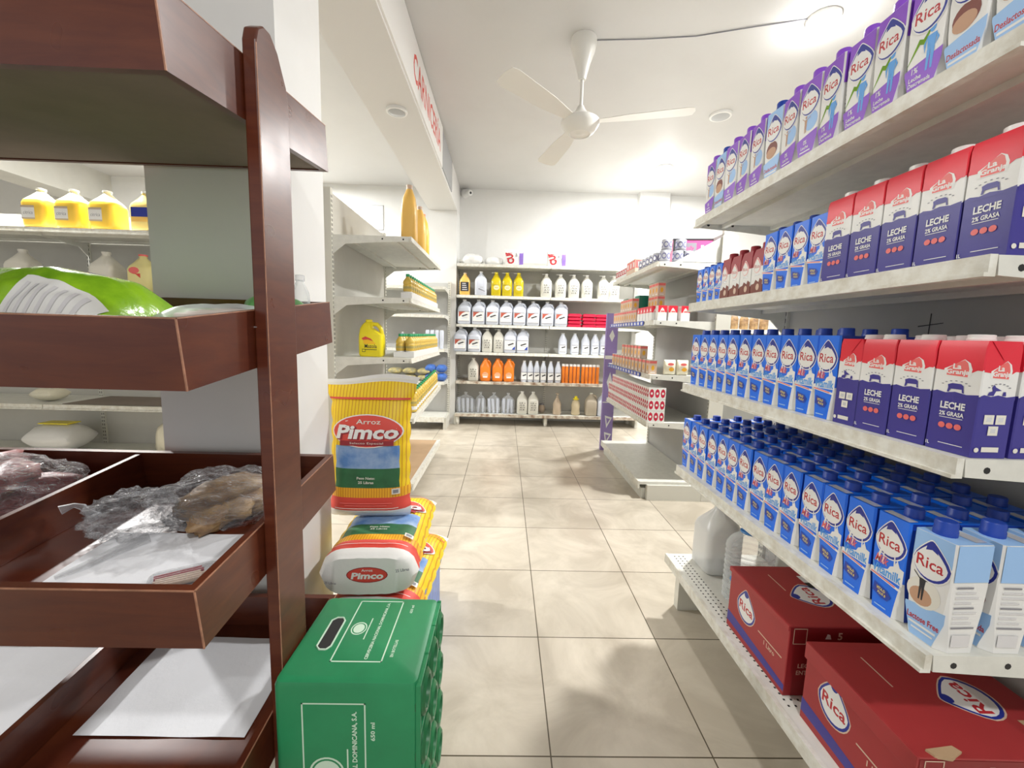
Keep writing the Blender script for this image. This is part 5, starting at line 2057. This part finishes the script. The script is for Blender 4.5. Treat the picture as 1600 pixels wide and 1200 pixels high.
# bag of pink roots, left of the divider
t = empty('bag_of_pink_roots', tray_pt(-1.215, 0.34, 0.741, 0.0), 0, TILT)
tag(t, 'clear plastic bag of pink sweet potatoes at the left of the tray', 'bag of roots')
for k, (x, y, z, s1, s2, s3) in enumerate(((-0.05, 0.02, 0.0, 0.12, 0.055, 0.038), (0.06, 0.05, 0.005, 0.10, 0.05, 0.04), (0.05, -0.045, 0.0, 0.10, 0.045, 0.034), (-0.08, 0.07, 0.05, 0.10, 0.05, 0.036), (0.03, 0.02, 0.055, 0.10, 0.055, 0.036))):
    o = blob('root', M_meat, s1, s2, s3, k + 4, amp=0.28, freq=2.2, flat=0.85, parent=t, loc=(x, y, z))
    o.rotation_euler = (0, 0, k * 0.5)
blob('bag', M_film, 0.200, 0.135, 0.078, 21, amp=0.16, freq=3, flat=0.82, sub=5, parent=t, wr=0.06)
t = empty('bag_of_small_roots', tray_pt(-1.105, 0.12, 0.741, 0.0), R(25), TILT)
tag(t, 'small clear bag of pinkish roots against the tray divider', 'bag of roots')
blob('root', M_meat, 0.075, 0.04, 0.032, 31, amp=0.25, flat=0.85, parent=t)
blob('root', M_brownroot, 0.05, 0.035, 0.026, 32, amp=0.25, flat=0.85, parent=t, loc=(0.03, -0.035, 0))
blob('bag', M_film, 0.10, 0.07, 0.045, 33, amp=0.2, flat=0.8, sub=4, parent=t, wr=0.06)

# knotted bag of tan roots, right of the divider
t = empty('bag_of_tan_roots', tray_pt(-0.69, 0.355, 0.741, 0.001), R(16), TILT)
tag(t, 'clear knotted plastic bag of tan roots in the middle of the tray', 'bag of roots')
for k, (x, y, z, s1, s2, s3) in enumerate(((0.0, 0.0, 0.0, 0.09, 0.045, 0.035), (0.075, 0.02, 0.0, 0.075, 0.042, 0.034), (0.03, 0.01, 0.045, 0.085, 0.042, 0.028), (0.02, -0.04, 0.0, 0.07, 0.03, 0.028))):
    o = blob('root', M_brownroot, s1, s2, s3, k + 51, amp=0.30, freq=2.4, flat=0.85, parent=t, loc=(x, y, z))
    o.rotation_euler = (0, 0, k * 0.4 - 0.3)
o = blob('bag', M_film, 0.150, 0.088, 0.062, 61, amp=0.20, freq=3, flat=0.8, sub=5, parent=t, wr=0.07)
o.location = (0.03, 0, 0)
o = blob('bag', M_film, 0.085, 0.070, 0.046, 62, amp=0.30, freq=4, flat=0.8, sub=5, parent=t, wr=0.09)
o.location = (-0.145, -0.02, 0.002)
b = MB()
b.tube([(-0.215, -0.02, 0.036), (-0.235, -0.012, 0.050), (-0.245, -0.004, 0.056), (-0.262, 0.0, 0.060), (-0.280, -0.012, 0.056)], [0.012, 0.006, 0.007, 0.005, 0.011], M_haze, seg=8)
b.build('knot', t, smooth=60)
b = MB()
b.tube([(-0.10, -0.075, 0.008), (-0.14, -0.11, 0.006), (-0.17, -0.15, 0.004), (-0.20, -0.18, 0.004)], [0.012, 0.009, 0.008, 0.004], M_film, seg=8)
b.build('bag_tail', t, smooth=60)

# small pack of sticks
t = empty('stick_packet', tray_pt(-0.600, 0.135, 0.741, 0.006), R(30), TILT)
tag(t, 'small clear packet of tan and dark red spice sticks in the tray front', 'packet')
for k in range(6):
    b = MB()
    b.tube([(-0.045 + jit(0.004), -0.015 + k * 0.006, 0.006), (0.03 + jit(0.006), -0.018 + k * 0.007, 0.007)], 0.0042, M_peach if k < 4 else M_darkred, seg=7)
    b.build('stick', t, smooth=60)
b = MB()
b.rloft([(0, 0.052, 0.024, 0.01), (0.007, 0.055, 0.028, 0.01), (0.014, 0.050, 0.022, 0.01)], M_film)
b.build('wrapper', t, smooth=60)

# tray 2: lime bags
zt = 1.159


def bag_mesh(name, w, d, h, m_, seed, parent, nx=22, ny=16):
    b = MB()
    vs = []
    for k in (0, 1):
        for j in range(ny + 1):
            for i in range(nx + 1):
                u, v = i / nx * 2 - 1, j / ny * 2 - 1
                e = max(0, 1 - abs(u) ** 5) ** 0.6 * max(0, 1 - abs(v) ** 2.4) ** 0.8
                n_ = noise.noise(Vector((u * 2.2, v * 2.2, seed))) + 0.5 * noise.noise(Vector((u * 6, v * 5, seed + 3)))
                z = 0.003 + k * (h * e * (1 + 0.14 * n_)) if k else 0.001
                vs.append((u * w / 2 + 0.004 * n_, v * d / 2 + 0.004 * noise.noise(Vector((u * 3, v * 3, seed + 9))), z))
    N = (nx + 1) * (ny + 1)
    fs = []
    for j in range(ny):
        for i in range(nx):
            q = j * (nx + 1) + i
            fs.append((q + N, q + 1 + N, q + nx + 2 + N, q + nx + 1 + N))
            fs.append((q, q + nx + 1, q + nx + 2, q + 1))
    for i in range(nx):
        fs.append((i, i + 1, i + 1 + N, i + N))
        q = ny * (nx + 1) + i
        fs.append((q + N, q + 1 + N, q + 1, q))
    for j in range(ny):
        q = j * (nx + 1)
        fs.append((q + N, q + nx + 1 + N, q + nx + 1, q))
        q += nx
        fs.append((q, q + nx + 1, q + nx + 1 + N, q + N))
    b.add(vs, fs, m_)
    return b


t = empty('lime_bag', tray_pt(-0.875, 0.19, zt, 0.035), R(-4), TILT)
tag(t, 'thick lime green bag with a white back label in the middle tray', 'food bag')
b = bag_mesh('b', 0.44, 0.26, 0.118, M_limebag, 5, t, 40, 30)
b.build('bag_body', t, smooth=70)
b = MB()
# label on the sloping front of the bag


def on_bag(u, v, w=0.44, d=0.26, h=0.118, seed=5):
    e = max(0, 1 - abs(u) ** 5) ** 0.6 * max(0, 1 - abs(v) ** 2.4) ** 0.8
    n_ = noise.noise(Vector((u * 2.2, v * 2.2, seed))) + 0.5 * noise.noise(Vector((u * 6, v * 5, seed + 3)))
    return Vector((u * w / 2 + 0.004 * n_, v * d / 2 + 0.004 * noise.noise(Vector((u * 3, v * 3, seed + 9))), 0.003 + h * e * (1 + 0.14 * n_)))


def bag_patch(u0, u1, v0, v1, m_, off, n=14):
    vs = []
    for j in range(n + 1):
        for i in range(n + 1):
            u = u0 + (u1 - u0) * i / n
            v = v0 + (v1 - v0) * j / n
            p = on_bag(u, v)
            e1 = on_bag(u + 0.01, v) - p
            e2 = on_bag(u, v + 0.01) - p
            nn = e1.cross(e2).normalized()
            vs.append(tuple(p + nn * off))
    fs = [(j * (n + 1) + i, j * (n + 1) + i + 1, (j + 1) * (n + 1) + i + 1, (j + 1) * (n + 1) + i) for j in range(n) for i in range(n)]
    b.add(vs, fs, m_)


bag_patch(0.33, 0.93, -0.93, -0.42, mat('bag_label_white', (0.72, 0.72, 0.70), 0.35), 0.0015)
for q in range(7):
    bag_patch(0.38 + q * 0.075, 0.41 + q * 0.075, -0.90, -0.50, mat('bag_label_print', (0.60, 0.59, 0.60), 0.5), 0.0022, 8)
b.build('back_label', t, smooth=70)
b = MB()
bag_patch(-0.90, 0.16, -0.97, -0.55, mat('bag_photo_brown', (0.22, 0.16, 0.05), 0.4, noise_amt=0.5, nscale=30), 0.0015)
b.build('picture_print', t, smooth=70)
b = MB()
t2 = text_geo('ORO', 0.03, 0)
vs = []
for x, y in t2[0]:
    xr, yr = y * 0.16, -x * 0.30
    p = on_bag(0.02 + xr, -0.72 + yr)
    vs.append(tuple(p + Vector((0, -0.004, 0.004))))
b.add(vs, t2[1], M_peach)
b.build('lettering', t)
flat = [(-0.665, 0.12, 0.22, 0.16, 0.030, M_limelt, 11, 5, 'flat pale green film packet under the thick lime bag', 0.050),
        (-0.585, 0.13, 0.17, 0.17, 0.020, M_limebag, 12, -20, 'flat lime packet in the front right corner of the middle tray', 0.055),
        (-0.580, 0.27, 0.19, 0.22, 0.030, M_haze, 13, 12, 'flat clear packet of pale food in the middle tray', 0.065),
        (-0.555, 0.42, 0.13, 0.10, 0.030, mat('dull_green_packet', (0.10, 0.28, 0.09), 0.3), 14, 30, 'dull green packet at the back right of the middle tray', 0.078),
        (-0.70, 0.30, 0.20, 0.16, 0.030, M_limebag, 15, 10, 'lime packet lying behind the thick lime bag', 0.055)]
for (x, s, w, d, h, m_, sd, rz_, lb, up) in flat:
    t = empty('food_packet', tray_pt(x, s, zt, up), R(rz_), TILT)
    tag(t, lb, 'food packet')
    bag_mesh('b', w, d, h, m_, sd, t).build('packet_body', t, smooth=70)
    b = MB()
    bag_ = [(-w * 0.25, -d * 0.2), (w * 0.28, -d * 0.25), (w * 0.25, d * 0.2), (-w * 0.3, d * 0.22)]
    if m_ is M_haze:
        for q in range(4):
            b.tube([(-w * 0.3, -d * 0.3 + q * d * 0.2, 0.012), (w * 0.3, -d * 0.25 + q * d * 0.18, 0.013)], 0.008, M_peach, seg=8)
        b.build('contents', t, smooth=60)
# bundle of packets filling the tray under them
t = empty('food_packet', tray_pt(-0.72, 0.24, zt, 0.001), 0, TILT)
tag(t, 'lowest pale green packet layer filling the middle tray floor', 'food packet')
bag_mesh('b', 0.46, 0.44, 0.034, M_limelt, 19, t).build('packet_body', t, smooth=70)
# clear bottle behind the rack post
lathe_thing('clear_bottle', 'bottle', 'clear plastic bottle top just behind the rack post', (-0.520, 1.075, 1.140), [('bottle_body', [(0.02, 0), (0.022, 0.08), (0.020, 0.10), (0.009, 0.125), (0.009, 0.13)], M_water), ('cap', [(0.011, 0.128), (0.011, 0.142)], M_haze)])

# ------------------------------------------------------------------ G stock: juices behind the rack


def lab_juice(a):
    a.rect(-0.065, 0.02, 0.055, 0.135, M_white)
    a.rect(-0.065, 0.02, 0.125, 0.138, M_tan)
    a.rect(-0.065, 0.02, 0.052, 0.062, M_tan)
    a.text('citrica', -0.022, 0.093, 0.06, 0.02, M_grey, shear=0.2)


P_j = bottle_proto('juice_jug', 'juice jug', 0.262, 0.078, 0.075, 0.022, M_juice2, M_white, lab_juice, topm=mat('pale_jug_top', (0.85, 0.78, 0.50), 0.35))
P_j2 = bottle_proto('juice_jug', 'juice jug', 0.262, 0.070, 0.070, 0.022, mat('pale_lemonade', (0.80, 0.72, 0.32), 0.3), M_redlt, lambda a: (a.disc(-0.01, 0.15, 0.035, 0.022, M_redlt, n=10), a.poly([(-0.03, 0.13), (0.03, 0.13), (0.03, 0.10), (0.0, 0.125)], M_sackr)))
P_j3 = bottle_proto('juice_jug', 'juice jug', 0.275, 0.078, 0.070, 0.022, M_cream, M_cream, lambda a: a.poly([(-0.06, 0.10), (0.05, 0.09), (0.05, 0.11), (-0.06, 0.13)], M_bluedk))
P_j4 = bottle_proto('juice_jug', 'juice jug', 0.262, 0.070, 0.070, 0.022, M_oil2, M_white, lambda a: (a.rect(-0.05, 0.06, 0.09, 0.15, M_logoblue), a.rect(-0.05, 0.06, 0.06, 0.09, M_juice)))
for i, x in enumerate((-3.065, -2.855, -2.640)):
    P_j.place((x, 2.90, 1.7465), 0, 'orange juice jug seen through the rack on the upper shelf, %s from left' % ORD[i], 'orange juice jugs behind the rack')
P_j4.place((-2.39, 2.90, 1.7465), 0, 'juice jug with blue label half hidden by the column', None)
P_j3.place((-2.70, 2.92, 1.3465), 0, 'cream coloured jug behind the lime green bag', None)
P_j3.place((-3.25, 2.92, 1.3465), 0, 'cream coloured jug at the far left behind the lime bag', None)
P_j2.place((-2.44, 2.90, 1.3465), 0, 'pale lemon juice jug with red print behind the middle tray', None)
t = pillow('bread_bag', (-3.20, 2.95, 0.592), 'small cream bag on the low shelf behind the rack', M_creambag, 0.16, 0.14, 0.10, cat='bag', m2=M_violet)
t = pillow('white_bag', (-3.18, 2.97, 0.222), 'white and yellow bag on the lowest shelf behind the rack', M_whitebag, 0.34, 0.22, 0.21, cat='bag', m2=M_yel)
o = blob('cream_bag', M_creambag, 0.06, 0.05, 0.13, 71, flat=0.8, amp=0.3)
o.location = (-2.40, 2.93, 0.221)
tag(o, 'small crumpled cream bag on the lowest shelf beside the column', 'bag')
